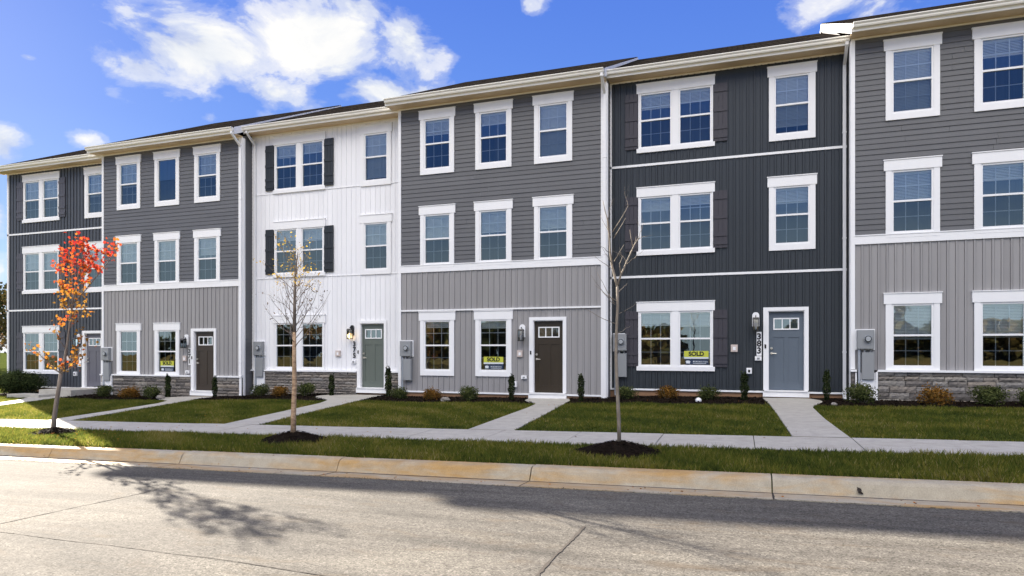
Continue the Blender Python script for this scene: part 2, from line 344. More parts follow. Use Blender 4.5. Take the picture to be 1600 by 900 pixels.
# walkways: left and right edges as (x,y) from the house down to the sidewalk
WALKS={
 'charcoal':([(.56,.36),(.60,-.4),(.66,-1.2),(.72,-3.4),(.78,-6.46)],[(1.62,.36),(1.82,-.1),(1.86,-.45),(1.80,-.85),(1.62,-1.3),(1.50,-1.9),(1.50,-4),(1.58,-6.46)]),
 'greymid':([(-5.52,-.06),(-5.5,-.5),(-5.38,-.95),(-5.05,-1.25),(-4.86,-1.6),(-4.78,-2.6),(-4.66,-6.46)],[(-4.42,-.06),(-4.25,-.5),(-4.12,-1.9),(-3.92,-4.4),(-3.78,-6.46)]),
 'white':([(-11.45,.38),(-12.1,.25),(-12.35,-.1),(-12.3,-.6),(-11.8,-.95),(-11.2,-1.4),(-10.9,-2.2),(-10.6,-4),(-10.22,-6.46)],[(-10.38,.38),(-10.3,-.8),(-10.0,-2.6),(-9.7,-4.5),(-9.35,-6.46)]),
 'greyleft':([(-17.7,-.06),(-18.25,-.2),(-18.35,-.7),(-17.9,-1.15),(-17.1,-1.5),(-16.5,-2.4),(-16.0,-4),(-15.45,-6.46)],[(-16.5,-.06),(-16.35,-1.0),(-15.9,-2.4),(-15.3,-4.4),(-14.75,-6.46)]),
 'slate':([(-23.6,-.2),(-23.9,-.8),(-23.5,-1.4),(-22.9,-2.2),(-22.2,-4.2),(-21.4,-6.46)],[(-22.35,-.2),(-22.3,-1.2),(-21.9,-2.4),(-21.2,-4.4),(-20.6,-6.46)])}
def edge(pts,y):
    p=pts[::-1]; return lerp([q[1] for q in p],[q[0] for q in p],y)
for k_,(L,Rr) in WALKS.items():
    b=MB(); yt=min(L[0][1],Rr[0][1]); n=26
    rows=[yt+( -6.46-yt)*i/n for i in range(n+1)]
    rowv=[]
    for y in rows:
        xl,xr=edge(L,y),edge(Rr,y); za=gz(xl,min(y,0))+.022; zb=gz(xr,min(y,0))+.022
        rowv.append(((xl,y,za),(xr,y,zb)))
    for i in range(n):
        (a,b_),(c,d)=rowv[i],rowv[i+1]
        b.quad(c,d,b_,a)
        b.quad(a,c and (c[0],c[1],c[2]) ,(c[0],c[1],c[2]-.1),(a[0],a[1],a[2]-.1)); b.quad(b_,(b_[0],b_[1],b_[2]-.1),(d[0],d[1],d[2]-.1),d)
    # a scored joint halfway
    tag(b.build('path',M['walk']),kind='structure')
    b=MB()
    for yj in (-1.9,-4.2):
        xl,xr=edge(L,yj),edge(Rr,yj); z1,z2=gz(xl,yj)+.0255,gz(xr,yj)+.0255
        b.quad((xl,yj-.005,z1),(xr,yj-.005,z2),(xr,yj+.005,z2),(xl,yj+.005,z1))
    tag(b.build('path_joint',M['crack_and_shadow']),kind='structure')
def on_walk(x,y,mg=0.0):
    for L,Rr in WALKS.values():
        yt=min(L[0][1],Rr[0][1])
        if -6.46<=y<=yt and edge(L,y)-mg<x<edge(Rr,y)+mg: return True
    return False
# mulch beds
def bed_front(x): 
    return -1.42+.10*math.sin(x*1.7)+.05*math.sin(x*5.1+1)
b=MB(); step=.2; x=-26.5
rr=random.Random(3)
nx=int(36/step); ny=9
grid={}
for i in range(nx+1):
    for j in range(ny+1):
        X=-26.5+i*step; y=bed_front(X)+( .5-bed_front(X))*j/ny
        e=min(1,j/2.); z=gz(X,min(y,0))+.016+.012*e+rr.uniform(-.010,.012)*e
        if j==0: z=gz(X,y)-.01
        grid[i,j]=len(b.v); b.v.append((X,y,z))
for i in range(nx):
    for j in range(ny):
        X=-26.5+(i+.5)*step; y=b.v[grid[i,j]][1]+.08
        if on_walk(X,y,.0) and on_walk(X-.1,y,0) and on_walk(X+.1,y,0): continue
        b.f.append((grid[i,j],grid[i+1,j],grid[i+1,j+1],grid[i,j+1])); b.t.append(.5)
# shift vertices under the walks down
b.v=[(x,y,z-.06) if on_walk(x,y,.02) else (x,y,z) for x,y,z in b.v]
tag(b.build('mulch_bed',M['mulch'],smooth=True),'black shredded mulch in the planting beds along the house fronts','mulch',kind='stuff')

b=MB(); rr=random.Random(9)
for i in range(14000):
    x=rr.uniform(-24,7); y=rr.uniform(-1.45,.3)
    if on_walk(x,y,.03) or y<bed_front(x)-.03 or (y>-.05 and (-21.9<x<-15.4 or -9.8<x<-3.3 or x>2.4)): continue
    z=gz(x,min(y,0))+.026+.018*rr.random(); l=rr.uniform(.012,.045); w=l*rr.uniform(.2,.45); a=rr.random()*3.14; cx,cy=math.cos(a),math.sin(a); t1,t2=rr.uniform(-.02,.03),rr.uniform(-.01,.02)
    b.quad((x-cx*l,y-cy*l,z-t1),(x+cy*w,y-cx*w,z+t2),(x+cx*l,y+cy*l,z+t1),(x-cy*w,y+cx*w,z-t2))
tag(b.build('mulch_chips',M['mulch']),'loose dark bark chips lying on the planting beds','mulch',kind='stuff')
# ------------------------------------------------------------------ grass
rng=np.random.default_rng(11)
MOUNDS=[TR1+(.44,.2),TR2+(.55,.24),TR3+(.5,.22)]
def grass(name,region,n,hmin,hmax,seed,wb=.005):
    x0,x1,y0,y1=region; rg=np.random.default_rng(seed)
    X=rg.uniform(x0,x1,n); Y=rg.uniform(y0,y1,n)
    # patchy density
    keep=np.ones(n,bool)
    if y1>-7:
        bf=-1.42+.10*np.sin(X*1.7)+.05*np.sin(X*5.1+1)
        keep&=(Y<bf+rg.normal(0,.04,n))|(X<-27.2)|(X>9)
        for L,Rr in WALKS.values():
            yt=min(L[0][1],Rr[0][1]); pl=L[::-1]; pr=Rr[::-1]
            xl=np.interp(Y,[q[1] for q in pl],[q[0] for q in pl]); xr=np.interp(Y,[q[1] for q in pr],[q[0] for q in pr])
            keep&=~((Y<yt)&(X>xl-.01)&(X<xr+.01))
    else:
        for mx,my,mr,mh in MOUNDS:
            keep&=((X-mx)/(mr*1.15))**2+((Y-my)/(mr*.80))**2>1.+rg.normal(0,.12,n)
    X=X[keep];Y=Y[keep];n=len(X)
    Z=np.array([gz(a,b_) for a,b_ in zip(X,Y)])-.003
    pat=.5+.5*np.sin(X*1.3+np.sin(Y*2.1)*1.5)*np.sin(Y*1.9+np.sin(X*.7)*2)
    h=rg.uniform(hmin,hmax,n)*(.75+.5*pat); an=rg.uniform(0,6.283,n); w=wb*rg.uniform(.7,1.4,n)
    cs_=.11 if y1<-7 else .14
    ix=np.floor(X/cs_).astype(int); iy=np.floor(Y/cs_).astype(int); hs=lambda a,b,k:np.modf(np.abs(np.sin(a*127.1+b*311.7+k*74.7)*43758.5453))[0]
    cxx=(ix+hs(ix,iy,1))*cs_; cyy=(iy+hs(ix,iy,2))*cs_; ct=hs(ix,iy,3); h=h*(.70+.65*hs(ix,iy,4))
    bigp=np.sin(X*.9+1.3*np.sin(Y*1.4))*np.sin(Y*1.1+1.7*np.sin(X*.6+2))
    lean=rg.uniform(.15,.95,n)*h; la=np.arctan2(Y-cyy,X-cxx)+rg.normal(0,.7,n)
    V=np.empty((n,3,3)); V[:,0]=np.c_[X-w*np.cos(an),Y-w*np.sin(an),Z]; V[:,1]=np.c_[X+w*np.cos(an),Y+w*np.sin(an),Z]
    V[:,2]=np.c_[X+lean*np.cos(la),Y+lean*np.sin(la),Z+h]
    tint=np.clip(.30+.22*pat+.12*bigp+.26*(ct-.5)+.10*np.sin(X*2.9+Y*4.1+2*np.sin(X*1.1))+rg.normal(0,.15,n)+(rg.random(n)<.05)*.45,0,1)
    me=bpy.data.meshes.new(name); me.vertices.add(3*n); me.vertices.foreach_set('co',V.ravel().astype('f'))
    me.loops.add(3*n); me.loops.foreach_set('vertex_index',np.arange(3*n,dtype='i')); me.polygons.add(n); me.polygons.foreach_set('loop_start',np.arange(0,3*n,3,dtype='i'))
    me.materials.append(M['grass']); a=me.attributes.new('tint','FLOAT','FACE'); a.data.foreach_set('value',tint.astype('f')); me.update(calc_edges=True); me.validate()
    o=bpy.data.objects.new(name,me); COL.objects.link(o); return o
tag(grass('verge_grass',(-20,7,-9.31,-7.74),150000,.035,.085,1,.0060),'short green turf on the verge between kerb and sidewalk','grass',kind='stuff')
tag(grass('lawn_grass',(-29,8,-6.46,-1.2),300000,.03,.06,2,.0065),'short green lawn turf between the sidewalk and the mulch beds','grass',kind='stuff')
tag(grass('side_lawn_grass',(-60,-27.3,-9.31,14),60000,.04,.10,3,.014),'sunlit yellow green turf beyond the left end of the row','grass',kind='stuff')

# ------------------------------------------------------------------ house building
def clip(x0,x1,z0,z1,ops):
    xb=sorted({x0,x1}|{v for o in ops for v in o[:2] if x0<v<x1}); zb=sorted({z0,z1}|{v for o in ops for v in o[2:] if z0<v<z1})
    for i in range(len(xb)-1):
        for j in range(len(zb)-1):
            cx,cz=(xb[i]+xb[i+1])/2,(zb[j]+zb[j+1])/2
            if any(o[0]<cx<o[1] and o[2]<cz<o[3] for o in ops): continue
            yield xb[i],xb[i+1],zb[j],zb[j+1]
def bb(x0,x1,z0,z1,ops,pitch=.18,bw=.045,dp=.015,yb=0.,gw=.007):
    b=MB(); x=x0; rs_=random.Random(int(x1*1000+z1*77)); tt=[.5]
    def q(a,c,y,za,zc): b.quad((a,y,za),(c,y,za),(c,y,zc),(a,y,zc),tt[0])
    while x<x1-1e-4:
        xe=min(x+pitch-bw,x1); tt[0]=rs_.random(); yb=rs_.uniform(-.0015,.0015)
        for ga,gc,gy in ((x,min(x+gw,xe),.016),(min(x+gw,xe),max(xe-gw,x),0.),(max(xe-gw,x),xe,.016)):
            if gc-ga<1e-4: continue
            for r_ in clip(ga,gc,z0,z1,ops): q(r_[0],r_[1],yb+gy,r_[2],r_[3])
        if xe>=x1: break
        xf=min(xe+bw,x1)
        for r_ in clip(xe,xf,z0,z1,ops):
            q(r_[0],r_[1],yb-dp,r_[2],r_[3])
            if abs(r_[0]-xe)<1e-5: b.quad((xe,yb+.016,r_[2]),(xe,yb-dp,r_[2]),(xe,yb-dp,r_[3]),(xe,yb+.016,r_[3]))
            if abs(r_[1]-xf)<1e-5: b.quad((xf,yb-dp,r_[2]),(xf,yb+.016,r_[2]),(xf,yb+.016,r_[3]),(xf,yb-dp,r_[3]))
        x=xf
    return b
def lap(x0,x1,z0,z1,ops,ex=.127,dp=.017,yb=0.):
    b=MB(); z=z0; rs_=random.Random(int(x1*1000+z1*77)); k_=0
    while z<z1-1e-4:
        ze=min(z+ex,z1); xj=x0+rs_.uniform(.6,3.6); xa=x0; k_+=1
        while xa<x1:
            xb=min(xj,x1); oy=rs_.uniform(-.0022,.0022); t=rs_.random()
            yy=lambda s:yb-dp+oy+(dp-.002)*(s-z)/ex
            for a,c,za,zc in clip(xa,xb-.0035,z,ze,ops):
                b.quad((a,yy(za),za),(c,yy(za),za),(c,yy(zc),zc),(a,yy(zc),zc),t)
                if abs(za-z)<1e-5: b.quad((a,yb-.001,za),(c,yb-.001,za),(c,yy(za),za),(a,yy(za),za),t)
            xa=xb; xj=xb+3.66
        z=ze
    b.quad((x0,yb+.004,z0),(x1,yb+.004,z0),(x1,yb+.004,z0+.01),(x0,yb+.004,z0+.01))
    return b
def stone(x0,x1,z0,z1,parent,seed,gaps=(),yf=-.055):
    rr=random.Random(seed); b=MB(); mo=MB()
    segs=[]; a=x0
    for g0,g1 in sorted(gaps)+[(x1,x1)]:
        if g0>a: segs.append((a,g0))
        a=g1
    for sa,sb in segs:
        mo.box(sa,sb,-.02,.0,z0,z1)
        z=z1
        while z>z0+.02:
            h=rr.choice((.10,.13,.15,.12)) if seed!=30 else rr.choice((.06,.08,.10)); zl=max(z0,z-h)
            x=sa
            while x<sb-.01:
                l=rr.uniform(.24,.62); xe=x+l
                if sb-xe<.12: xe=sb
                g_=.006; t=rr.random(); d=rr.uniform(.0,.022)
                nX=max(2,int((xe-x)/.05)); nZ=2
                P={}
                for i in range(nX+1):
                    for j in range(nZ+1):
                        px=x+g_+(xe-x-2*g_)*i/nX; pz=zl+g_+(z-zl-2*g_)*j/nZ
                        e=(i in (0,nX)) or (j in (0,nZ))
                        py=yf-d+rr.uniform(-.009,.009)+(.016 if e else 0)
                        if e: px+=rr.uniform(-.003,.003); pz+=rr.uniform(-.006,.006)
                        P[i,j]=(px,py,pz)
                for i in range(nX):
                    for j in range(nZ): b.quad(P[i,j],P[i+1,j],P[i+1,j+1],P[i,j+1],t)
                bk=lambda q:(q[0],-.015,q[2])
                for i in range(nX):
                    b.quad(bk(P[i,0]),bk(P[i+1,0]),P[i+1,0],P[i,0],t); b.quad(P[i,nZ],P[i+1,nZ],bk(P[i+1,nZ]),bk(P[i,nZ]),t)
                for j in range(nZ):
                    b.quad(bk(P[0,j]),P[0,j],P[0,j+1],bk(P[0,j+1]),t); b.quad(P[nX,j],bk(P[nX,j]),bk(P[nX,j+1]),P[nX,j+1],t)
                x=xe
            z=zl
    o=b.build('stone_veneer',M['stone'],parent,tint=True); mo.build('mortar',M['mortar'],o)
FL=[(.62,1.32,2.01,2.32),(3.76,4.46,5.14,5.45),(6.56,7.27,7.96,8.27)]   # glass bottom, rail, glass top, header top
def window(parent,panes,fl,cas,sill,hx,drop,seed,grille=True,dz=0.,low_grille=True,rail=True,sill_merge=False):
    """panes: list of (x0,x1) of visible glass; cas: casing width each side; hx: header overhang; drop: share of the glass the blind covers"""
    zb,zr,zt,zh=[v+dz for v in FL[fl]]; xa,xb=panes[0][0],panes[-1][1]; f=.045; b=MB()
    ca,cb=xa-cas,xb+cas
    # casing, header with drip cap, sill
    b.box(ca,xa-f,-.038,0,zb-f,zt+f); b.box(xb+f,cb,-.038,0,zb-f,zt+f)
    b.box(ca-hx,cb+hx,-.046,0,zt+f,zh-.022); b.box(ca-hx-.012,cb+hx+.012,-.060,0,zh-.022,zh)
    if sill=='sill': b.box(ca-hx,cb+hx,-.052,0,zb-f-.115,zb-f)
    else: b.box(ca,cb,-.0375,0,zb-.19 if not sill_merge else zb-.15,zb-f)
    for i in range(len(panes)-1): b.box(panes[i][1]+f,panes[i+1][0]-f,-.038,0,zb-f,zt+f)
    w=b.build('window',M['trim'],parent)
    s=MB(); gu=MB(); gl=MB(); gr=MB(); bl=MB(); rm=MB()
    rr=random.Random(seed)
    for pi,(x0,x1) in enumerate(panes):
        for (u0,u1) in ((x0-f,x0),(x1,x1+f)): s.box(u0,u1,-.022,.05,zb-f,zt+f)
        s.box(x0,x1,-.022,.05,zt,zt+f); s.box(x0,x1,-.022,.05,zb-f,zb)
        if rail: s.box(x0,x1,-.016,.04,zr-.022,zr+.022)
        zu=zr+.022 if rail else (zb+zt)/2; zl=zr-.022 if rail else zu
        t1,t2,t3=[rr.uniform(-.0035,.0035) for _ in range(3)]; gu.quad((x0,.002+t1,zu),(x1,.002+t2,zu),(x1,.002+t2+t3,zt),(x0,.002+t1+t3,zt)); t1,t2,t3=[rr.uniform(-.0025,.0025) for _ in range(3)]; gl.quad((x0,.017+t1,zb),(x1,.017+t2,zb),(x1,.017+t2+t3,zl),(x0,.017+t1+t3,zl))
        if grille:
            for k_ in (1,2):
                xx=x0+(x1-x0)*k_/3; gr.box(xx-.009,xx+.009,.013,.019,zu,zt)
                if low_grille: gr.box(xx-.009,xx+.009,.026,.032,zb,zl)
            zz=(zu+zt)/2; gr.box(x0,x1,.0135,.0185,zz-.009,zz+.009)
            if low_grille: zz=(zb+zl)/2; gr.box(x0,x1,.0265,.0315,zz-.009,zz+.009)
        dd=drop[pi%len(drop)] if isinstance(drop,(list,tuple)) else drop
        if 0<dd<.95: dd+=rr.uniform(-.035,.05)
        if dd>0:
            bl.box(x0-.01,x1+.01,.07,.12,zt-.04,zt+.03)
            z=zt-.05; ze=zt-(zt-zb)*dd
            tilt=.018 if dd>.6 else .0145
            while z>ze:
                bl.quad((x0-.01,.085,z-tilt),(x1+.01,.085,z-tilt),(x1+.01,.103,z+tilt),(x0-.01,.103,z+tilt)); z-=.034
            bl.box(x0-.01,x1+.01,.08,.11,z-.02,z+.01)
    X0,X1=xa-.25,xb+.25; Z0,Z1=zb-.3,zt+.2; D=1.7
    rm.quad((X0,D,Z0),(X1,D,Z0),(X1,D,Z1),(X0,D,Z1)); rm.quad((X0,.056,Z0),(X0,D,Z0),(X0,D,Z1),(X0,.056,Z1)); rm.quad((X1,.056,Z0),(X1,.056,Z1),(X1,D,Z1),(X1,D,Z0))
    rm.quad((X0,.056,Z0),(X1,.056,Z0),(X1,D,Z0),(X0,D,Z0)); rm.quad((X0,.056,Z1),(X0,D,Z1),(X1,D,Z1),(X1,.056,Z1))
    s.build('sash',M['trim'],w); gu.build('glass',M['glass_up'],w); gl.build('screened_glass',M['glass_low'],w)
    if grille: gr.build('grille',M['trim'],w)
    if bl.v: bl.build('blind',M['blind'],w)
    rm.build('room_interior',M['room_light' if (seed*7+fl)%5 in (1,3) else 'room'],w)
    return (xa-f-.002,xb+f+.002,zb-f-.002,zt+f+.002)
def shutter(parent,x0,x1,fl,mat,dz=0.):
    zb,zr,zt,zh=[v+dz for v in FL[fl]]; b=MB(); za,zc=zb-.05,zt+.06
    n=3; w=(x1-x0)/n
    for i in range(n): b.box(x0+w*i+.004,x0+w*(i+1)-.004,-.045,-.017,za,zc)
    b.box(x0+.002,x1-.002,-.030,-.017,za,zc)
    for z in (za+.13,(za+zc)/2+.06,(za+zc)/2-.40,zc-.18): b.box(x0,x1,-.062,-.044,z-.045,z+.045)
    b.build('shutter',M[mat],parent)
def door(parent,x0,x1,mat,thr=-.17):
    """x0,x1: outside of the casing"""
    c=.115; a,b_=x0+c,x1-c*.75; f=MB(); zt=1.99
    f.box(x0,a,-.040,0,-.0,zt+.11); f.box(b_,x1,-.040,0,-.0,zt+.11); f.box(a,b_,-.040,0,zt+.02,zt+.11)
    f.box(a-.012,a+.018,-.02,.10,0,zt); f.box(b_-.018,b_+.012,-.02,.10,0,zt); f.box(a-.012,b_+.012,-.02,.10,zt,zt+.03)
    fr=f.build('door_frame',M['trim'],parent)
    t=MB(); t.box(x0-.01,x1+.01,-.075,.05,thr,-.035); t.box(x0+.02,x1-.02,-.10,.10,-.035,-.004); t.build('threshold',M['trim'],parent)
    d=MB(); a2,b2=a+.018,b_-.018; w=b2-a2
    d.box(a2,b2,.078,.11,.0,zt)
    st=.11; z0,z1=.20,1.34; mid=(a2+b2)/2
    gz0,gz1=1.53,1.83
    # rails and stiles proud of the panels
    d.box(a2,a2+st,.066,.078,.0,zt); d.box(b2-st,b2,.066,.078,.0,zt)
    d.box(a2+st,b2-st,.066,.078,.0,z0); d.box(a2+st,b2-st,.066,.078,z1,gz0); d.box(a2+st,b2-st,.066,.078,gz1,zt)
    d.box(mid-.05,mid+.05,.0665,.078,z0,z1)
    o=d.build('door',M['door_'+mat],parent)
    ga,gb=a2+st+.03,b2-st-.03
    fr2=MB()
    fr2.box(ga-.03,gb+.03,.050,.077,gz0-.0,gz0+.03); fr2.box(ga-.03,gb+.03,.050,.077,gz1-.03,gz1); fr2.box(ga-.03,ga,.050,.077,gz0+.03,gz1-.03); fr2.box(gb,gb+.03,.050,.077,gz0+.03,gz1-.03)
    for k_ in (1,2): xx=ga+(gb-ga)*k_/3; fr2.box(xx-.012,xx+.012,.054,.077,gz0+.03,gz1-.03)
    fr2.build('lite_frame',M['trim'],o)
    gg=MB(); gg.quad((ga,.070,gz0+.03),(gb,.070,gz0+.03),(gb,.070,gz1-.03),(ga,.070,gz1-.03)); gg.build('glass',M['glass_up'],o)
    hx=a2+.065; h=MB(); h.cyl((hx,.055,1.06),.032,(0,1,0),.03); h.box(hx-.004,hx+.004,.025,.045,1.04,1.08); h.build('deadbolt',M['nickel'],o); h=MB(); h.cyl((hx,.055,.93),.030,(0,1,0),.03); h.tube([(hx,.05,.93),(hx,.015,.93),(hx+.03,.008,.93),(hx+.12,.01,.925)],[.011,.011,.010,.008],8); h.build('handle',M['nickel'],o)
    k_=MB(); k_.box(a-.085,a-.045,-.052,-.040,1.06,1.16); k_.build('doorbell',M['black_metal'],fr)
    return (a,b_,0,zt+.02)
def lantern(parent,x,z,lit):
    b=MB(); 
    hw=.085 if not lit else .06
    arc=[(x-hw,z+.02),(x+hw,z+.02)]+[(x+hw*math.cos(a),z+.30+hw*math.sin(a)) for a in [math.pi*i/10 for i in range(11)]]
    b.poly([(u,-.042,v) for u,v in arc])
    for i in range(len(arc)):
        (u0,v0),(u1,v1)=arc[i],arc[(i+1)%len(arc)]; b.quad((u0,-.005,v0),(u1,-.005,v1),(u1,-.042,v1),(u0,-.042,v0))
    pl=b.build('wall_lantern',M['trim' if not lit else 'black_metal'],parent)
    k_=MB(); y=-.16
    k_.tube([(x,-.043,z+.20),(x,-.07,z+.27),(x,-.12,z+.30),(x,y,z+.27)],[.011]*4,8)
    # tapered roof and cage
    t=MB()
    k_.prism_x(x-.075,x+.075,[(y-.075,z+.19),(y+.075,z+.19),(y+.04,z+.245),(y-.04,z+.245)])
    for sx in (-1,1):
        for sy in (-1,1): k_.box(x+sx*.06-.008,x+sx*.06+.008,y+sy*.06-.008,y+sy*.06+.008,z-.07,z+.19)
    k_.box(x-.07,x+.07,y-.07,y+.07,z-.085,z-.065)
    k_.build('lantern_cage',M['black_metal'],pl)
    g_=MB(); g_.box(x-.056,x+.056,y-.056,y+.056,z-.064,z+.188); g_.build('lantern_glass',M['lantern_glass'],pl)
    u=MB(); u.tube([(x,y,z-.06),(x,y,z-.02),(x,y,z+.05),(x,y,z+.10)],[.015,.026,.030,.012],10); u.build('bulb',M['bulb' if lit else 'bulb_off'],pl,smooth=True)
def meter(parent,x,z=1.0,white=False,stone_base=False):
    w=MB(); w.box(x-.03,x+.39,-.030,-.0,z-.02,z+.47)
    if stone_base:
        for a,c in ((x+.08,x+.40),(x-.03,x)): e_=MB(); e_.box(a,c,-.075,-.0,-.16,z-.56); e_.build('backing_block',M['trim'],parent)
    base=w.build('electric_meter',M['trim'],parent)
    b=MB(); b.box(x,x+.36,-.15,-.03,z,z+.45); b.box(x+.01,x+.35,-.158,-.15,z+.01,z+.44); b.box(x+.10,x+.36,-.13,-.03,z-.72,z-.08)
    b.box(x+.11,x+.35,-.137,-.13,z-.71,z-.09); b.tube([(x+.16,-.09,z),(x+.16,-.09,z-.08)],[.022]*2,8); b.tube([(x+.26,-.09,z),(x+.30,-.10,z-.05),(x+.26,-.09,z-.09)],[.012]*3,8)
    b.build('meter_box',M['grey_metal'],base)
    c=MB(); c.cyl((x+.22,-.175,z+.24),.085,(0,1,0),.05,20); c.build('meter_ring',M['conduit'],base)
    c=MB(); c.cyl((x+.22,-.205,z+.24),.074,(0,1,0),.03,20); c.build('meter_dial',M['black_metal'],base)
    d=MB(); d.cyl((x+.22,-.225,z+.24),.056,(0,1,0),.012,20); d.box(x+.185,x+.255,-.236,-.231,z+.235,z+.262); d.build('meter_face',M['meterface'],base)
    e=MB(); e.tube([(x+.05,-.085,z),(x+.05,-.085,-.22)],[.028]*2,10); e.build('conduit',M['conduit'],base)
def smallbox(parent,name,x,z,w,h,mat,hole=None,d=.05):
    b=MB(); b.box(x-w/2,x+w/2,-d,-.0,z-h/2,z+h/2); b.box(x-w/2+.012,x+w/2-.012,-d-.008,-d,z-h/2+.012,z+h/2-.012); o=b.build(name,M[mat],parent)
    if hole:
        c=MB(); c.box(x-w*.2,x+w*.2,-d-.012,-d-.008,z-h*.25,z+h*.2); c.build('socket',M[hole],o)
def downspout(parent,x,ytop,ztop,zbot,yw=-.02,dx=.035,kick=-.18):
    b=MB()
    def seg(pts):
        for i in range(len(pts)-1):
            (y0,z0),(y1,z1)=pts[i],pts[i+1]; d=Vector((y1-y0,z1-z0)); d.normalize(); n=Vector((-d.y,d.x))*.026
            e=d*.008
            P=[(y0-e.x+n.x,z0-e.y+n.y),(y1+e.x+n.x,z1+e.y+n.y),(y1+e.x-n.x,z1+e.y-n.y),(y0-e.x-n.x,z0-e.y-n.y)]
            b.prism_x(x-dx-.0005*i,x+dx+.0005*i,P)
    y=yw-.03
    seg([(ytop,ztop),(ytop,ztop-.10),(y,ztop-.42),(y,zbot+.16),(y-.03,zbot+.08),(y+kick,zbot+.01)])
    for z in (zbot+1.2,zbot+4,zbot+6.6): b.box(x-dx-.012,x+dx+.012,y-.031,yw,z,z+.03)
    b.build('downspout',M['trim'],parent)
ES={'A':8.36,'B':8.42}
def shell(parent,W,kind,side_mat,left_ov=.0,right_ov=.0,white=False,depth=11.2,rcol='shingle'):
    s=ES[kind]; y0=-.40; zt=s+.19; rs=.47; yr=5.6+(0 if kind=='B' else -.45); zr=zt+rs*(yr-y0); yb=2*yr-y0
    a,b_=-left_ov,W+right_ov
    # side and rear walls
    w=MB()
    for x in (.0,W):
        w.poly([(x,0.0,-.6),(x,0.0,s),(x,yr,zr-.12),(x,2*yr,s),(x,2*yr,-.6)])
    w.quad((0,2*yr,-.6),(W,2*yr,-.6),(W,2*yr,s),(0,2*yr,s))
    w.quad((0,.35,s-.01),(W,.35,s-.01),(W,2*yr,s-.01),(0,2*yr,s-.01))
    w.build('side_wall',M[side_mat],parent)
    r_=MB(); t=.05
    r_.quad((a,y0-.03,zt),(b_,y0-.03,zt),(b_,yr,zr+.014),(a,yr,zr+.014)); r_.quad((a,yr,zr+.014),(b_,yr,zr+.014),(b_,yb,zt),(a,yb,zt))
    r_.quad((a,y0-.03,zt-t),(a,yr,zr-t),(b_,yr,zr-t),(b_,y0-.03,zt-t)); r_.quad((a,yr,zr-t),(a,yb,zt-t),(b_,yb,zt-t),(b_,yr,zr-t))
    for x in (a,b_):
        r_.poly([(x,y0-.03,zt-t),(x,y0-.03,zt),(x,yr,zr+.014),(x,yr,zr-t)]); r_.poly([(x,yr,zr-t),(x,yr,zr+.014),(x,yb,zt),(x,yb,zt-t)])
    r_.quad((a,y0-.03,zt-t),(b_,y0-.03,zt-t),(b_,y0-.03,zt),(a,y0-.03,zt))
    # shingle courses as thin raised lines so that the slope has relief
    L=math.hypot(yr-y0,zr-zt); n=int(L/.14)
    for i in range(1,n):
        y=y0+(yr-y0)*i/n; z=zt+(zr-zt)*i/n+.014*i/n
        r_.quad((a,y-.012,z+.001),(b_,y-.012,z+.001),(b_,y+.05,z+.034),(a,y+.05,z+.034)); r_.quad((a,y-.012,z-.012),(b_,y-.012,z-.012),(b_,y-.012,z+.001),(a,y-.012,z+.001))
    r_.build('roof',M[rcol],parent)
    # rake boards
    for x,sg in ((a,-1),(b_,1)):
        k_=MB(); q=x+sg*.012
        k_.poly([(q,y0-.02,zt-.24),(q,y0-.02,zt-.005),(q,yr,zr-.005),(q,yr,zr-.24)]); k_.poly([(q,yr,zr-.24),(q,yr,zr-.005),(q,yb,zt-.005),(q,yb,zt-.24)])
        k_.quad((q,y0-.02,zt-.24),(x-sg*.02,y0-.02,zt-.24),(x-sg*.02,yr,zr-.24),(q,yr,zr-.24))
        k_.build('rake_board',M['trim'],parent)
    e=MB(); e.box(a,b_,y0,.02,s-.006,s+.004)
    for i in range(int((b_-a)/.3)): x=a+.3*i+.1; e.box(x,x+.01,y0+.02,.0,s-.010,s-.006)
    e.build('soffit',M['soffit'],parent)
    f=MB(); f.box(a,b_,y0-.022,y0,s-.02,s+.17); f.box(a+.001,b_-.001,y0-.03,y0-.022,s-.02,s+.02); f.build('fascia',M['cream'],parent)
    gt=MB(); y1=y0-.022
    gt.prism_x(a+.01,b_-.0,[(y1,s+.055),(y1-.07,s+.055),(y1-.085,s+.085),(y1-.085,s+.11),(y1-.118,s+.145),(y1-.118,s+.165),(y1,s+.165)])
    gt.build('gutter',M['cream'],parent)
    # frieze under the soffit
    fz=MB(); fz.box(0,W,-.024,0,s-.05,s-.008); fz.build('frieze_board',M['cream'],parent)
def corner(parent,xs_,z0,z1):
    for x0,x1 in xs_:
        b=MB(); b.box(x0,x1,-.030,.0,z0,z1); b.build('corner_board',M['trim'],parent)

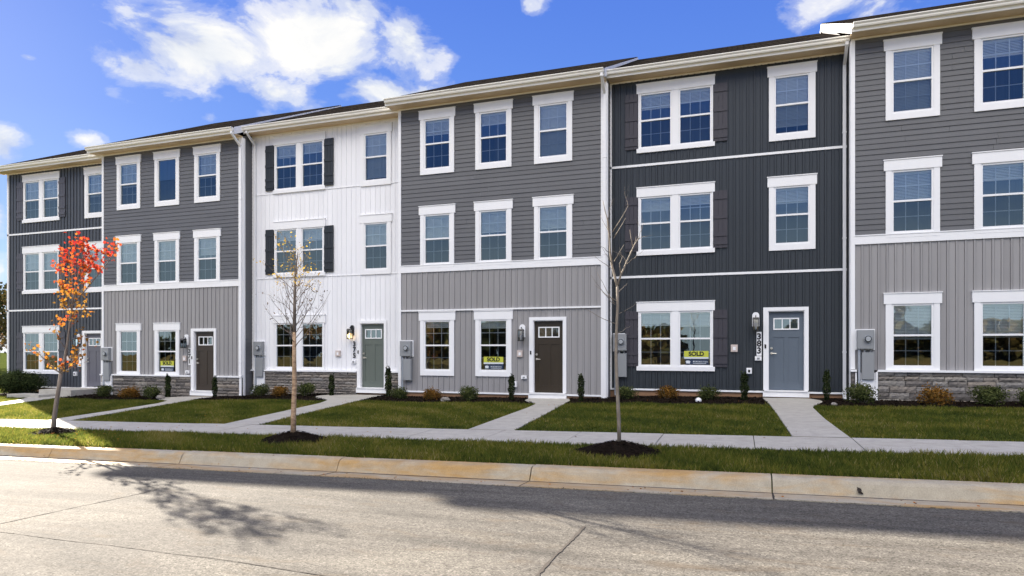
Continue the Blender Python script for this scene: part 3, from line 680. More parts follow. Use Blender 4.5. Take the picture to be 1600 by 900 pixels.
def house_A(x,z0,label,W,ox,bbm,shut,dcol,lit=False,white=False,lines=(5.99,2.99),num=None,plaque=True,meter_x=.15,drops=None,stonex=False,seed=1,sidemat='body'):
    H=empty('townhouse',(x,.45,z0)); tag(H,label,'house','townhouses in the terrace')
    ops=[]; dz=(0,-.03,-.05)
    for fl in range(3):
        d=drops[fl]
        ops.append(window(H,[(ox+.89,ox+1.66),(ox+1.92,ox+2.68)],fl,.075,'sill',.045,d[0],seed+fl,dz=dz[fl]))
        if fl or not white: shutter(H,ox+.46,ox+.80,fl,shut,dz[fl]); shutter(H,ox+2.77,ox+3.11,fl,shut,dz[fl])
        if fl: ops.append(window(H,[(ox+4.28,ox+5.03)],fl,.165,'case',.035,d[1],seed+9+fl,dz=dz[fl]))
    ops.append(door(H,ox+3.98,ox+5.04,dcol))
    s=ES['A']; zb=.50 if stonex else -.05
    ops2=ops+([] if not stonex else [])
    sd=bb(0,W,zb,s,ops2,pitch=.165 if not white else .175,bw=.042 if not white else .03,dp=.022 if not white else .007,gw=.009 if not white else .0025); sd.build('siding',M[bbm],H,tint=True)
    for z in lines:
        t=MB(); t.box(0.,W,-.030,0,z-.03,z+.03) if not white else t.box(0.,W,-.017,0,z-.012,z+.012); t.build('band_board',M['trim'],H)
    if not stonex:
        for a,c in ((0,ox+3.98),(ox+5.04,W)): t=MB(); t.box(a,c,-.032,0,-.075,-.03); t.build('starter_trim',M['trim'],H)
    corner(H,[(0,.09)] if not white else [(0,.08),(W-.08,W)],zb,s-.05)
    if stonex:
        stone(.05,W-.05,-.4,.47,H,seed,gaps=[(ox+.02,ox+.44),(ox+3.97,ox+5.05)])
        for a,c in ((0,ox+.02),(ox+.44,ox+3.97),(ox+5.05,W)): c_=MB(); c_.box(a,c,-.10,0,.47,.52); c_.build('stone_cap',M['trim'],H)
    f=MB(); f.box(0,W,.012,.2,-.7,zb-.02 if not stonex else -.19); f.build('foundation',M['foundation'],H)
    lantern(H,ox+3.80,1.60,lit)
    if seed!=10: meter(H,meter_x,stone_base=stonex)
    if plaque:
        b=MB(); b.box(ox+3.82,ox+3.94,-.030,-.014,.87,1.48); b.build('number_plaque',M['trim'],H)
    if num:
        for i,ch in enumerate(num):
            text_mb('house_number',ch,.215,M['number'],H,(ox+3.88,-.034 if plaque else -.030,1.355-i*.18),(1,0,0),(0,0,1))
    smallbox(H,'outlet_cover',ox+3.28,1.06,.17,.19,'beige_plastic','trim')
    smallbox(H,'control_box',ox+3.86,.80,.16,.11,'trim','grey_metal')
    if not stonex: smallbox(H,'hose_box',ox+3.64,.48,.13,.15,'trim','black_metal',.07)
    shell(H,W,'A',sidemat,left_ov=.25 if seed==10 else 0)
    return H
def house_B(x,z0,label,W,dcol,num=None,stonex=True,drops=None,seed=1,thin=False,lov=.22,rov=.0,no_grille=None,belt=True):
    H=empty('townhouse',(x,0,z0)); tag(H,label,'house','townhouses in the terrace')
    ops=[]; P=[(.90,1.67),(2.67,3.44),(4.44,5.20)]
    for fl in range(3):
        for i in range(3):
            if fl==0 and i==2: continue
            ng=(no_grille==(fl,i))
            ops.append(window(H,[P[i]],fl,.165,'case',.04,drops[fl][i],seed+fl*3+i,grille=not ng,rail=not ng,sill_merge=(fl==1 or (fl==0 and stonex))))
    ops.append(door(H,4.13,5.20,dcol,thr=-.18 if not stonex else -.17))
    s=ES['B']; zb=.50 if stonex else -.05
    bb(.09,W-.16,zb,3.52,ops,pitch=.175,bw=.04,dp=.014).build('lower_siding',M['bb_grey'],H,tint=True)
    lap(.09,W-.16,3.70,s,ops).build('upper_siding',M['lap_grey'],H,tint=True)
    t=MB(); t.box(.09,W-.16,-.034,0,3.49,3.71); t.box(.09,W-.16,-.046,0,3.685,3.705)
    t.build('band_board',M['trim'],H)
    if thin: t=MB(); t.box(.09,W-.16,-.045,0,2.33,2.375); t.build('band_board',M['trim'],H)
    if not stonex:
        for a,c in ((.09,4.13),(5.20,W-.16)): t=MB(); t.box(a,c,-.03,0,-.075,-.03); t.build('starter_trim',M['trim'],H)
    corner(H,[(0,.09),(W-.16,W)],-.3 if not stonex else .52,s-.05)
    # return walls on both sides where this front steps forward
    for xx,sg in ((W,1),(0,-1)):
        b=MB(); z=-.3
        while z<s:
            b.quad((xx+sg*.012,.085,z),(xx+sg*.012,.46,z),(xx+sg*.003,.46,min(s,z+.127)),(xx+sg*.003,.085,min(s,z+.127))); z+=.127
        b.build('return_wall',M['lap_grey'],H,tint=True)
        b=MB(); b.box(min(xx,xx+sg*.02),max(xx,xx+sg*.02),0.001,.085,-.3,s-.05); b.build('return_corner_board',M['trim'],H)
    if stonex:
        stone(.0,W-.03,-.45,.46,H,seed,gaps=[(.12,.56),(4.12,5.21)])
        for a,c in ((-.02,.12),(.56,4.12),(5.21,W)): c_=MB(); c_.box(a,c,-.10,.001,.46,.51); c_.build('stone_cap',M['trim'],H)
        c_=MB(); c_.box(.52,.56,-.095,0,-.3,.46); c_.build('edge_trim',M['trim'],H)
    f=MB(); f.box(0.02,W-.02,.012,.2,-.8,zb-.02 if not stonex else -.19); f.build('foundation',M['foundation'],H)
    lantern(H,3.93,1.52,False)
    meter(H,.12,stone_base=stonex)
    if num:
        b=MB(); b.box(4.02,4.11,-.030,-.012,.86,1.44); b.build('number_plaque',M['trim'],H)
        for i,ch in enumerate(num): text_mb('house_number',ch,.205,M['number'],H,(4.065,-.034,1.33-i*.175),(1,0,0),(0,0,1))
    smallbox(H,'outlet_cover',3.86,1.08,.16,.19,'beige_plastic','trim')
    if not stonex: smallbox(H,'hose_box',3.70,.22,.14,.16,'trim','black_metal',.07)
    smallbox(H,'control_box',3.98,.42 if not stonex else .62,.16,.10,'trim','grey_metal')
    shell(H,W,'B','body',lov,rov)
    return H
h1=house_A(-27.45,.20,'slate blue townhouse at the far left end of the row, behind the red-leaved tree',5.75,.12,'bb_slate','shutter_slate','grey',lines=(5.93,2.93),drops=[(0.,0),(.42,.35),([.5,.5],.5)],seed=10)
h2=house_B(-21.78,.21,'grey townhouse with stone base, red-brown door and number 371, second from the left',6.30,'brown','371',True,[(.0,.0,0),(.45,.5,.4),(.5,0.,.5)],seed=20,no_grille=(2,1))
h3=house_A(-15.48,.41,'white townhouse with black shutters, sage green door and number 375',5.82,.10,'white_siding','shutter_black','sage',lit=True,white=True,lines=(6.36,3.55),num='375',plaque=False,drops=[(.0,0),([.2,.25],.5),([.28,.22],.9)],stonex=True,seed=30,sidemat='white_siding')
h4=house_B(-9.68,.40,'grey townhouse without stone base, with dark umber door, between the white and the charcoal house',6.32,'umber',None,False,[(.12,.12,0),(.5,.42,.4),(.24,.22,1.)],seed=40,thin=True)
h5=house_A(-3.40,.57,'charcoal townhouse with plum grey shutters, blue door and number 383',5.90,.0,'bb_dark','shutter_dark','blue',lines=(6.02,3.0),num='383',drops=[([.25,.25],0),([.18,.16],.2),([.2,.22],.85)],seed=50)
h6=house_B(2.52,.61,'grey townhouse with stone base cut off by the right edge of the photo',6.30,'umber',None,True,[(.5,.5,0),(.5,.2,.2),(1.,.22,.3)],seed=60,lov=.03)
# downspouts
downspout(h2,6.30-.05,-.46,8.50,-.25); downspout(h4,6.32-.055,-.46,8.50,-.25); downspout(h5,5.90-.06,-.46,8.44,-.25); downspout(h3,.14,-.44,8.44,-.25,dx=.03)
# stoop and step in front of the left house
b=MB(); b.box(-23.75,-22.15,-.9,.41,-.25,.165); b.box(-24.5,-22.9,-1.5,-.9,-.3,.02)
tag(b.build('stoop',M['walk']),'low concrete stoop with one step at the door of the slate blue townhouse','stoop')

# ------------------------------------------------------------------ sold signs
def sold(x,y,z,label,w=.56):
    S=empty('sold_sign',(x,y,z)); tag(S,label,'sign','sold signs in ground floor windows')
    b=MB(); b.box(-w/2,w/2,0,.004,.20,.36); b.build('sold_panel',M['lime'],S)
    b=MB(); b.box(-w/2,w/2,0,.004,.155,.198); b.build('white_strip',M['signwhite'],S)
    b=MB(); b.box(-w/2+.03,w/2,0,.004,.0,.145); n=b.build('lower_panel',M['navy'],S)
    text_mb('sold_lettering','SOLD',.155,M['number'],S,(0,-.003,.28),(1,0,0),(0,0,1),.002)
    b=MB(); # small house emblem and a line of white lettering
    ex=-w/2+.10; b.box(ex-.05,ex+.05,-.004,0,.03,.07); b.poly([(ex-.07,-.004,.07),(ex+.07,-.004,.07),(ex+.035,-.004,.105),(ex-.035,-.004,.105)])
    xx=-.08; rr=random.Random(2)
    while xx<w/2-.04:
        l=rr.uniform(.018,.03); b.box(xx,xx+l*.35,-.004,0,.06,.10); b.box(xx+l*.35,xx+l,-.0035,0,.06+.04*rr.random()*.8,.075+.02*rr.random()); xx+=l+.01
    b.box(-.08,w/2-.06,-.004,0,.03,.042); b.build('emblem',M['signwhite'],n)
    return S
sold(-3.40+2.30+.03,.45-.010,.57+.63,'lime and navy SOLD sign in the window of the charcoal townhouse',.62)
sold(-9.68+3.055,-.010,.40+.63,'lime and navy SOLD sign beside the dark umber door of the middle grey townhouse',.60)
sold(-21.78+3.055,-.010,.21+.63,'lime and navy SOLD sign in the window above the stone base, next to number 371',.60)

# ------------------------------------------------------------------ plants
def leafcloud(name,mat,parent,pts,size,rr,tf,aspect=.6,normal_out=None):
    b=MB()
    for p in pts:
        p=Vector(p); s_=size*rr.uniform(.7,1.35)
        n=Vector((rr.gauss(0,1),rr.gauss(0,1),rr.gauss(0,1)))
        if normal_out is not None: n=n.normalized()+ (p-normal_out).normalized()*1.1
        n.normalize(); a=n.orthogonal().normalized(); a=(Matrix.Rotation(rr.random()*6.28,3,n)@a); c=n.cross(a)
        a*=s_; c*=s_*aspect; t=max(0,min(1,tf(p)))
        b.quad(tuple(p-a),tuple(p-c*.9+a*.1),tuple(p+a),tuple(p+c*.9+a*.1),t)
    return b.build(name,mat,parent,tint=True)
def make_ball(kind,r,h,n,mat,size,seed,ragged=.12):
    rr=random.Random(seed); o=empty(kind,(0,0,0)); pts=[]
    c=Vector((0,0,h*.45)); lobes=[(Vector((rr.uniform(-.4,.4)*r,rr.uniform(-.4,.4)*r,h*rr.uniform(.3,.62))),rr.uniform(.5,.8)) for _ in range(7)]
    while len(pts)<n:
        lc,lr=lobes[rr.randrange(len(lobes))]; d=Vector((rr.gauss(0,1),rr.gauss(0,1),rr.gauss(0,1))).normalized()
        q=rr.random()**.35*(1+rr.gauss(0,ragged)); p=Vector((lc.x+d.x*r*lr*q,lc.y+d.y*r*lr*q,lc.z+d.z*h*.5*lr*1.15*q))
        if p.z<.01: continue
        pts.append(p)
    nz=lambda p:.4+.25*math.sin(p.x*17+seed)*math.sin(p.z*13+p.y*11)+rr.gauss(0,.18)+.25*(p.z/h-.5)
    leafcloud('foliage',M[mat],o,pts,size,rr,nz,.6,c)
    st=MB()
    for i in range(7):
        a=rr.random()*6.28; st.tube([(0,0,-.03),(.3*r*math.cos(a),.3*r*math.sin(a),h*.3),(.6*r*math.cos(a),.6*r*math.sin(a),h*.7)],[.012,.009,.003],5)
    st.build('stems',M['bark_grey'],o); return o
def make_col(r,h,n,seed,mat='darkgreen'):
    rr=random.Random(seed); o=empty('columnar_holly',(0,0,0)); pts=[]
    while len(pts)<n:
        z=h*rr.uniform(.05,1); t=z/h; w=r*(.55+.9*t-.85*t**3)*(1+.18*math.sin(z*22+seed)); a=rr.random()*6.28; q=rr.random()**.4*w
        pts.append((q*math.cos(a),q*math.sin(a),z+rr.gauss(0,.01)))
    for s_ in range(6):
        a=rr.random()*6.28; q=r*.6*rr.random(); zt=h*rr.uniform(1.,1.13)
        for k_ in range(28): z=h*.8+(zt-h*.8)*k_/28; pts.append((q*math.cos(a)+rr.gauss(0,.012),q*math.sin(a)+rr.gauss(0,.012),z))
    leafcloud('foliage',M[mat],o,pts,.022,rr,lambda p:.45+rr.gauss(0,.22),.55,Vector((0,0,h*.5)))
    st=MB()
    for i in range(5):
        a=rr.random()*6.28; st.tube([(0,0,-.03),(.3*r*math.cos(a),.3*r*math.sin(a),h*.4),(.4*r*math.cos(a),.4*r*math.sin(a),h*.95)],[.012,.009,.003],5)
    st.build('stems',M['bark_grey'],o); return o
GB=[make_ball('round_boxwood',.30,.44,2300,'green',.020,s_) for s_ in (1,2,3)]
OB=[make_ball('autumn_shrub',.31,.40,1900,'orange',.022,s_,.18) for s_ in (5,6)]
CB=[make_col(.10,.72,1500,s_) for s_ in (7,8)]
used=set()
def place(protos,i,x,y,s_,label,cat,group,rz,sz=1.):
    o=protos[i%len(protos)]
    if o.name in used: o=copy_tree(o)
    else: used.add(o.name)
    o.location=(x,y,gz(x,min(y,0))-.01); o.rotation_euler=(0,0,rz); o.scale=(s_,s_,s_*sz); tag(o,label,cat,group); return o
G1,G2,G3='round green shrubs in the beds','orange tinted shrubs in the beds','columnar shrubs beside the doors'
BA=[(-20.73,-.7,1.15,'round green shrub under the electric meter of the townhouse numbered 371'),(-18.50,-.85,1.2,'round green shrub below the SOLD window of number 371, left of its walkway'),
 (-14.57,-.3,1.1,'round green shrub under the electric meter of the white townhouse'),(-12.71,-.45,1.15,'round green shrub right of the birch trunk, before the white stone base'),
 (-9.22,-.8,1.0,'round green shrub at the party line right of the sage door'),(-7.02,-.85,1.08,'round green shrub between the two ground windows of the umber-door house'),
 (-2.77,-.5,.98,'round green shrub beside the bare sapling trunk, before the charcoal house'),(-.71,-.5,.98,'round green shrub beneath the SOLD sign of the charcoal house'),
 (2.66,-.8,1.25,'round green shrub under the electric meter at the right-hand stone base'),(5.13,-.85,1.45,'wide low green shrub right of the orange one at the right-hand stone base'),(5.78,-.9,1.1,'green shrub cut by the right edge of the photo')]
for i,(x,y,s_,l) in enumerate(BA): place(GB,i,x,y,s_,l,'shrub',G1,i*1.3,.95 if i!=9 else .75)
OA=[(-19.50,-.8,1.15,'orange shrub before the stone base of number 371'),(-13.62,-.4,1.05,'orange shrub left of the birch trunk, at the white house'),(-8.13,-.85,1.0,'orange shrub under the left ground window of the umber-door house'),
 (-1.73,-.5,1.05,'bright orange shrub in front of the charcoal house'),(4.04,-.85,1.2,'orange shrub before the right-hand stone base')]
for i,(x,y,s_,l) in enumerate(OA): place(OB,i,x,y,s_,l,'shrub',G2,i*1.9,.95)
CA=[(-18.25,-.42,1.05,1.0,'columnar shrub left of the brown door of number 371'),(-16.25,-.42,1.0,.95,'columnar shrub right of the brown door of number 371'),(-11.98,-.1,1.0,.9,'columnar shrub left of the sage green door'),
 (-9.92,-.2,1.1,1.1,'columnar shrub right of the sage green door'),(-5.82,-.75,1.0,.95,'columnar shrub left of the umber door'),(-3.90,-.75,1.0,.95,'columnar shrub right of the umber door'),
 (.12,-.5,1.1,.85,'columnar shrub left of the blue door'),(1.97,-.25,.95,1.05,'columnar shrub right of the blue door')]
for i,(x,y,s_,sz,l) in enumerate(CA): place(CB,i,x,y,s_,l,'shrub',G3,i*2.1,sz)
hb=make_ball('round_boxwood',.75,1.15,7000,'darkgreen',.030,31,.07); hb.location=(-24.75,-.45,gz(-24.75,-.5)-.02); hb.scale=(1.08,1.05,.86); tag(hb,'big dark evergreen shrub under the window of the slate blue townhouse','shrub',G1)
hb2=copy_tree(hb); hb2.location=(-26.35,-.15,gz(-26.3,-.1)); hb2.rotation_euler=(0,0,2); hb2.scale=(1.05,1.,.84); tag(hb2,'big dark evergreen shrub at the left corner of the row','shrub',G1)
hb3=copy_tree(GB[0]); hb3.location=(-27.9,-.3,gz(-27.9,-.3)); hb3.scale=(1.9,1.9,1.8); hb3.rotation_euler=(0,0,1); tag(hb3,'sunlit green shrub at the left edge of the photo','shrub',G1)
# rocks and the small white dome light
def rock(x,y,r,label,mat='rock',flat=.6,name='rock'):
    rr=random.Random(int(x*100)); b=MB(); n,mm=10,6; 
    for j in range(mm+1):
        ph=math.pi*j/mm
        for i in range(n):
            a=6.283*i/n; q=r*(1+(rr.uniform(-.18,.18) if name=='rock' and 0<j<mm else 0)); b.v.append((q*math.sin(ph)*math.cos(a),q*math.sin(ph)*math.sin(a),q*flat*math.cos(ph)))
    for j in range(mm):
        for i in range(n): b.f.append((j*n+i,(j+1)*n+i,(j+1)*n+(i+1)%n,j*n+(i+1)%n)); b.t.append(.5)
    o=b.build(name,M[mat],smooth=(name!='rock')); o.location=(x,y,gz(x,min(y,0))+r*flat*.5+.02); return tag(o,label,'rock' if name=='rock' else 'lamp')
rock(-7.55,-1.25,.13,'flat grey rock in the mulch left of the round shrub at the umber-door house')
rock(-.93,-1.05,.075,'small white dome light in the mulch before the charcoal house','trim',.9,'dome_light')
rock(-17.95,-1.0,.14,'grey rock beside the walkway of number 371')
rock(2.0,-1.35,.07,'small pebble-sized rock at the bend of the blue-door walkway')

# ------------------------------------------------------------------ mulch mounds and young trees
def mound(x,y,r,h,label):
    rr=random.Random(int(-x*10)); b=MB(); n,mm=40,12; b.v.append((0,0,h))
    for j in range(1,mm+1):
        q=j/mm
        for i in range(n):
            a=6.283*i/n; rad_=r*q*(1+.12*math.sin(a*3+x)+.06*math.sin(a*7)); X,Y=rad_*1.12*math.cos(a),rad_*.78*math.sin(a)
            z=h*(1-q**1.6)*(1-.25*q)+rr.uniform(-.012,.012)
            b.v.append((X,Y,z+gz(x+X,y+Y)-gz(x,y)-(.02 if j==mm else 0)))
    for i in range(n): b.f.append((0,1+i,1+(i+1)%n)); b.t.append(.5)
    for j in range(mm-1):
        for i in range(n): b.f.append((1+j*n+i,1+(j+1)*n+i,1+(j+1)*n+(i+1)%n,1+j*n+(i+1)%n)); b.t.append(.5)
    for k_ in range(700):       # loose chips
        a=rr.random()*6.283; q=rr.random()**.5*1.08; X,Y=r*1.12*q*math.cos(a),r*.78*q*math.sin(a); z=h*max(0,(1-min(1,q)**1.6)*(1-.25*q))+gz(x+X,y+Y)-gz(x,y)+.012
        l=rr.uniform(.012,.04); w=l*.3; t=rr.random()*3.14; cx,cy=l*math.cos(t),l*math.sin(t)
        b.quad((X-cx,Y-cy,z),(X+w*cy/l,Y-w*cx/l,z+.012),(X+cx,Y+cy,z+rr.uniform(0,.02)),(X-w*cy/l,Y+w*cx/l,z+.008))
    o=b.build('mulch_mound',M['mulch']); o.location=(x,y,gz(x,y)); return tag(o,label,'mulch mound','mulch mounds around the street trees')
mound(*TR1,.46,.12,'flat mulch ring at the foot of the red-leaved tree')
mound(*TR2,.58,.17,'dark mulch mound at the foot of the birch with few leaves')
mound(*TR3,.56,.165,'dark mulch mound at the foot of the leafless sapling')
def at(base,du,dz,dd=0.): v=RIGHT*du+DEPTH*dd; return (v.x,v.y,dz)
def branch(b,p0,d,l,r0,rr,depth,tips,wig=.12,up=.25,seg=7,child=.55):
    d=Vector(d).normalized(); pts=[Vector(p0)]; n=seg
    for i in range(n):
        d=(d+Vector((rr.gauss(0,wig),rr.gauss(0,wig),rr.gauss(0,wig)+up/n))).normalized(); pts.append(pts[-1]+d*l/n)
    b.tube(pts,[r0*(1-.8*i/n) for i in range(n+1)],5 if r0<.01 else 7)
    for i in range(2,n+1): tips.append((pts[i],i/n))
    if depth>0:
        for i in range(2,n):
            if rr.random()<.75:
                a=Vector((rr.gauss(0,1),rr.gauss(0,1),rr.gauss(.3,.6))).normalized(); nd=(d*.8+a*.75).normalized()
                branch(b,pts[i],nd,l*child*rr.uniform(.6,1.1),r0*(1-.8*i/n)*.6,rr,depth-1,tips,wig,up,5,child)
def leaves(b,p,s_,rr,t,star=True):
    n=Vector((rr.gauss(0,1),rr.gauss(0,1),rr.gauss(0,1))).normalized(); a=n.orthogonal().normalized(); a=Matrix.Rotation(rr.random()*6.28,3,n)@a; c=n.cross(a)
    if star:
        out=[(0,-.5),(.22,-.3),(.5,-.35),(.38,-.02),(.62,.28),(.25,.28),(0,.75),(-.25,.28),(-.62,.28),(-.38,-.02),(-.5,-.35),(-.22,-.3)]
    else: out=[(0,-.6),(.3,-.1),(.22,.25),(0,.6),(-.22,.25),(-.3,-.1)]
    fold=n*s_*.25
    b.poly([tuple(Vector(p)+a*x*s_+c*y*s_+fold*abs(x)) for x,y in out],t)
# leafless sapling
k=.00895
T=empty('young_tree',(*TR3,.30)); tag(T,'leafless thin sapling with pale forked top before the charcoal house','tree','young street trees on the verge')
b=MB()
def P3(px,py,dd=0.): return Vector(at(None,(px-967)*k,(691-py)*k,dd))
def pl(pts,r0,r1,seg=7):
    n=len(pts); b.tube(pts,[r0+(r1-r0)*i/(n-1) for i in range(n)],seg)
pl([P3(967.7,700),P3(967,660),P3(964,600),P3(962.6,560),P3(963,524),P3(965,477),P3(964.5,446)],.029,.018,9)
pl([P3(964.5,448),P3(961,430,.03),P3(957,412,.06),P3(954.5,390,.07),P3(953.6,370,.06),P3(951,352,.05),P3(950,342,.04),P3(946,328,.04),P3(943,312,.05)],.019,.004)
pl([P3(964.5,448),P3(969,431,-.03),P3(974,420,-.05),P3(978,410,-.06),P3(984,397,-.06),P3(990,384,-.05),P3(996,374,-.05),P3(998,372,-.05)],.016,.006)
pl([P3(996,375,-.05),P3(1002,371,-.05),P3(1010,370,-.06),P3(1020,368,-.08)],.004,.001,5)
for L_ in ([(957,362),(965,350),(973,337),(981,322)],[(959,372),(968,357),(977,341)],[(989,386),(986.5,372),(984.5,358)],[(960,408),(967,395),(974,383)],[(954,372),(950,358),(949,345)],[(970,428),(968,412),(973,400)],[(984,396),(991,384),(993,370)]):
    dd=R.uniform(-.1,.1); pl([P3(x,y,dd*i/3) for i,(x,y) in enumerate(L_)],.008,.004,6)
rr=random.Random(3)
for (x0,y0),(x1,y1) in (((963,506),(905,480)),((961,476),(922,432)),((960,472),(934,424)),((958,420),(924,398)),((964,470),(928,446)),((954,365),(941,330)),((965,490),(1000,470)),((966,455),(984,440)),((955,395),(930,380)),((978,412),(1004,392)),((965,520),(990,508)),((957,412),(938,388))):
    d=rr.uniform(-.25,.25); n=6
    pl([P3(x0+(x1-x0)*i/n,y0+(y1-y0)*(i/n)**1.15+rr.uniform(-1.2,1.2),d*i/n) for i in range(n+1)],.0055,.0014,5)
tips=[]
for x,y in ((950,342),(981,322),(998,372),(954,372),(978,410)): branch(b,P3(x,y),(rr.uniform(-.5,.5),rr.uniform(-.3,.3),1),.3,.004,rr,1,tips,.15)
b.build('trunk',M['bark_grey'],T,smooth=True)
# birch
k=.01084; T=empty('young_tree',(*TR2,.213)); tag(T,'young birch with tan peeling trunk and a few small yellow leaves, before the white house','tree','young street trees on the verge')
def P3(px,py,dd=0.): return Vector(at(None,(px-458.7)*k,(675-py)*k,dd))
b=MB(); rr=random.Random(21)
tr=[P3(458.7,690),P3(458.9,650),P3(460.5,600),P3(460,560),P3(460.3,520),P3(460.6,473),P3(461.7,436),P3(464,409),P3(466,394)]
rs=[.050,.044,.040,.036,.030,.024,.017,.010,.005]; b.tube(tr[:5],rs[:5],10); tb=b.build('trunk',M['bark_birch'],T,smooth=True)
b=MB(); b.tube(tr[4:],rs[4:],8); tips=[]
def trunk_at(py):
    for i in range(len(tr)-1):
        z=(675-py)*k
        if tr[i].z<=z<=tr[i+1].z: return tr[i].lerp(tr[i+1],(z-tr[i].z)/(tr[i+1].z-tr[i].z))
    return tr[-1]
for i in range(34):
    py=545-i*4.3; p0=trunk_at(py); a=i*2.399+rr.uniform(-.3,.3); h=i/34
    l=(1.25-.80*h)*rr.uniform(.6,1.05); branch(b,p0,(math.cos(a),math.sin(a),.72+.9*h),l,.0082-.004*h,rr,2,tips,.10,.38,8,.42)
bo=b.build('branches',M['bark_maple'],T,smooth=True)
lf=MB()
for p,q in tips:
    hi=(p.z-2.5)/.8
    prob=.17 if p.z<2.5 else .12
    if p.z<1.2: prob=.1
    if rr.random()<prob:
        for _ in range(1 if p.z<2.4 else 2):
            t=(.15+.35*rr.random()) if p.z<2.45 else .45+.5*rr.random()
            leaves(lf,p+Vector((rr.gauss(0,.03),rr.gauss(0,.03),rr.gauss(0,.03))),rr.uniform(.022,.042),rr,t,False)
lf.build('leaves',M['birch'],T,tint=True)
# red maple
k=.01268; T=empty('young_tree',(*TR1,.04)); tag(T,'young maple with red and orange autumn leaves before the slate blue townhouse','tree','young street trees on the verge')
def P3(px,py,dd=0.): return Vector(at(None,(px-83.8)*k,(668-py)*k,dd))
b=MB(); rr=random.Random(12)
def pl(pts,r0,r1,seg=7):
    n=len(pts); b.tube(pts,[r0+(r1-r0)*i/(n-1) for i in range(n)],seg)
pl([P3(83.5,676),P3(84.5,655),P3(88,630),P3(92,605),P3(95.5,582)],.046,.034,10)
main=[P3(95.5,582),P3(98,573),P3(102,556),P3(106,530),P3(110,500),P3(114,470),P3(119,440),P3(126,415),P3(133,390)]; pl(main,.030,.006,8)
tips=[]
def arm(pts,r0,r1,l=.35,n=4):
    pl(pts,r0,r1,6)
    for i in range(1,len(pts)):
        for _ in range(2): branch(b,pts[i],((pts[i]-pts[i-1]).normalized()+Vector((rr.gauss(0,.5),rr.gauss(0,.5),.5))),l*rr.uniform(.5,1.1),r1*.9,rr,1,tips,.12,.3,5,.5)
arm([P3(95.5,582),P3(88,576,-.05),P3(80,566,-.1),P3(74,556,-.15)],.017,.005,.3)
arm([P3(95.5,582),P3(105,580,-.1),P3(116,576,-.15),P3(128,570,-.2)],.017,.005,.28)
arm([P3(98,574),P3(106,566,.1),P3(114,552,.15),P3(120,535,.15)],.012,.005,.3)
arm([P3(104,545),P3(98,530,-.1),P3(95,512,-.15)],.010,.004,.25)
lower=len(tips)
for i in range(22):
    t=i/22; q=3.6+t*4.2; i0=min(7,int(q)); p0=main[i0].lerp(main[i0+1],q-i0); a=i*2.399
    branch(b,p0,(math.cos(a),math.sin(a),.9+.3*t),(.62-.22*t)*rr.uniform(.6,1.1),.008,rr,1,tips,.12,.3,7,.5)
# the two leaders of the crown
arm([P3(112,480),P3(106,455,-.1),P3(103,430,-.15),P3(105,412,-.15)],.012,.005,.26)
arm([P3(113,475),P3(130,450,.1),P3(147,425,.15),P3(160,405,.2),P3(168,392,.2)],.013,.005,.25)
arm([P3(118,445),P3(136,430,-.1),P3(150,415,-.15),P3(160,402,-.15)],.010,.004,.25)
arm([P3(122,425),P3(128,405,.1),P3(127,390,.1)],.010,.004,.28)
b.build('trunk',M['bark_maple'],T,smooth=True)
lf=MB()
for i,(p,q) in enumerate(tips):
    z=p.z
    if z<1.9: pr,n_=.55,1
    elif z<2.25: pr,n_=.40,1
    elif z<2.5: pr,n_=.45,2
    else: pr,n_=.36,2
    if rr.random()<pr:
        for _ in range(n_):
            pp=p+Vector((rr.gauss(0,.055),rr.gauss(0,.055),rr.gauss(0,.055)))
            t=.28+.50*max(0,min(1,(pp.z-2.45)/.8))+rr.gauss(0,.15)
            if z<2.3: t=rr.choice((.12,.3,.42,.6))+rr.gauss(0,.06)
            leaves(lf,pp,rr.uniform(.042,.075),rr,max(0,min(1,t)))
lf.build('leaves',M['maple'],T,tint=True)

lf=MB(); rr=random.Random(91)
for i in range(420):
    if i<190: x,y=TR1[0]+rr.gauss(.3,1.1),TR1[1]+rr.gauss(0,.9)
    elif i<250: x,y=TR2[0]+rr.gauss(.2,.9),TR2[1]+rr.gauss(0,.6)
    elif i<330: x,y=rr.uniform(-16,6),-9.95+abs(rr.gauss(0,.1))
    else: x,y=rr.uniform(-20,6),rr.uniform(-7.7,-1.)
    if y<-11: continue
    z=gz(x,y)+(.03 if -7.75<y<-6.45 or on_walk(x,y) else .055 if y>-9.3 else .02)
    n0=len(lf.v); leaves(lf,(0,0,0),rr.uniform(.02,.036),rr,rr.choice((.05,.2,.35,.5)),True)
    for q in range(n0,len(lf.v)): v=lf.v[q]; lf.v[q]=(x+v[0],y+v[1],z+v[2]*.35)
tag(lf.build('fallen_leaves',M['maple'],tint=True),'dry brown and orange leaves scattered over the verge, lawn and gutter','leaves',kind='stuff')
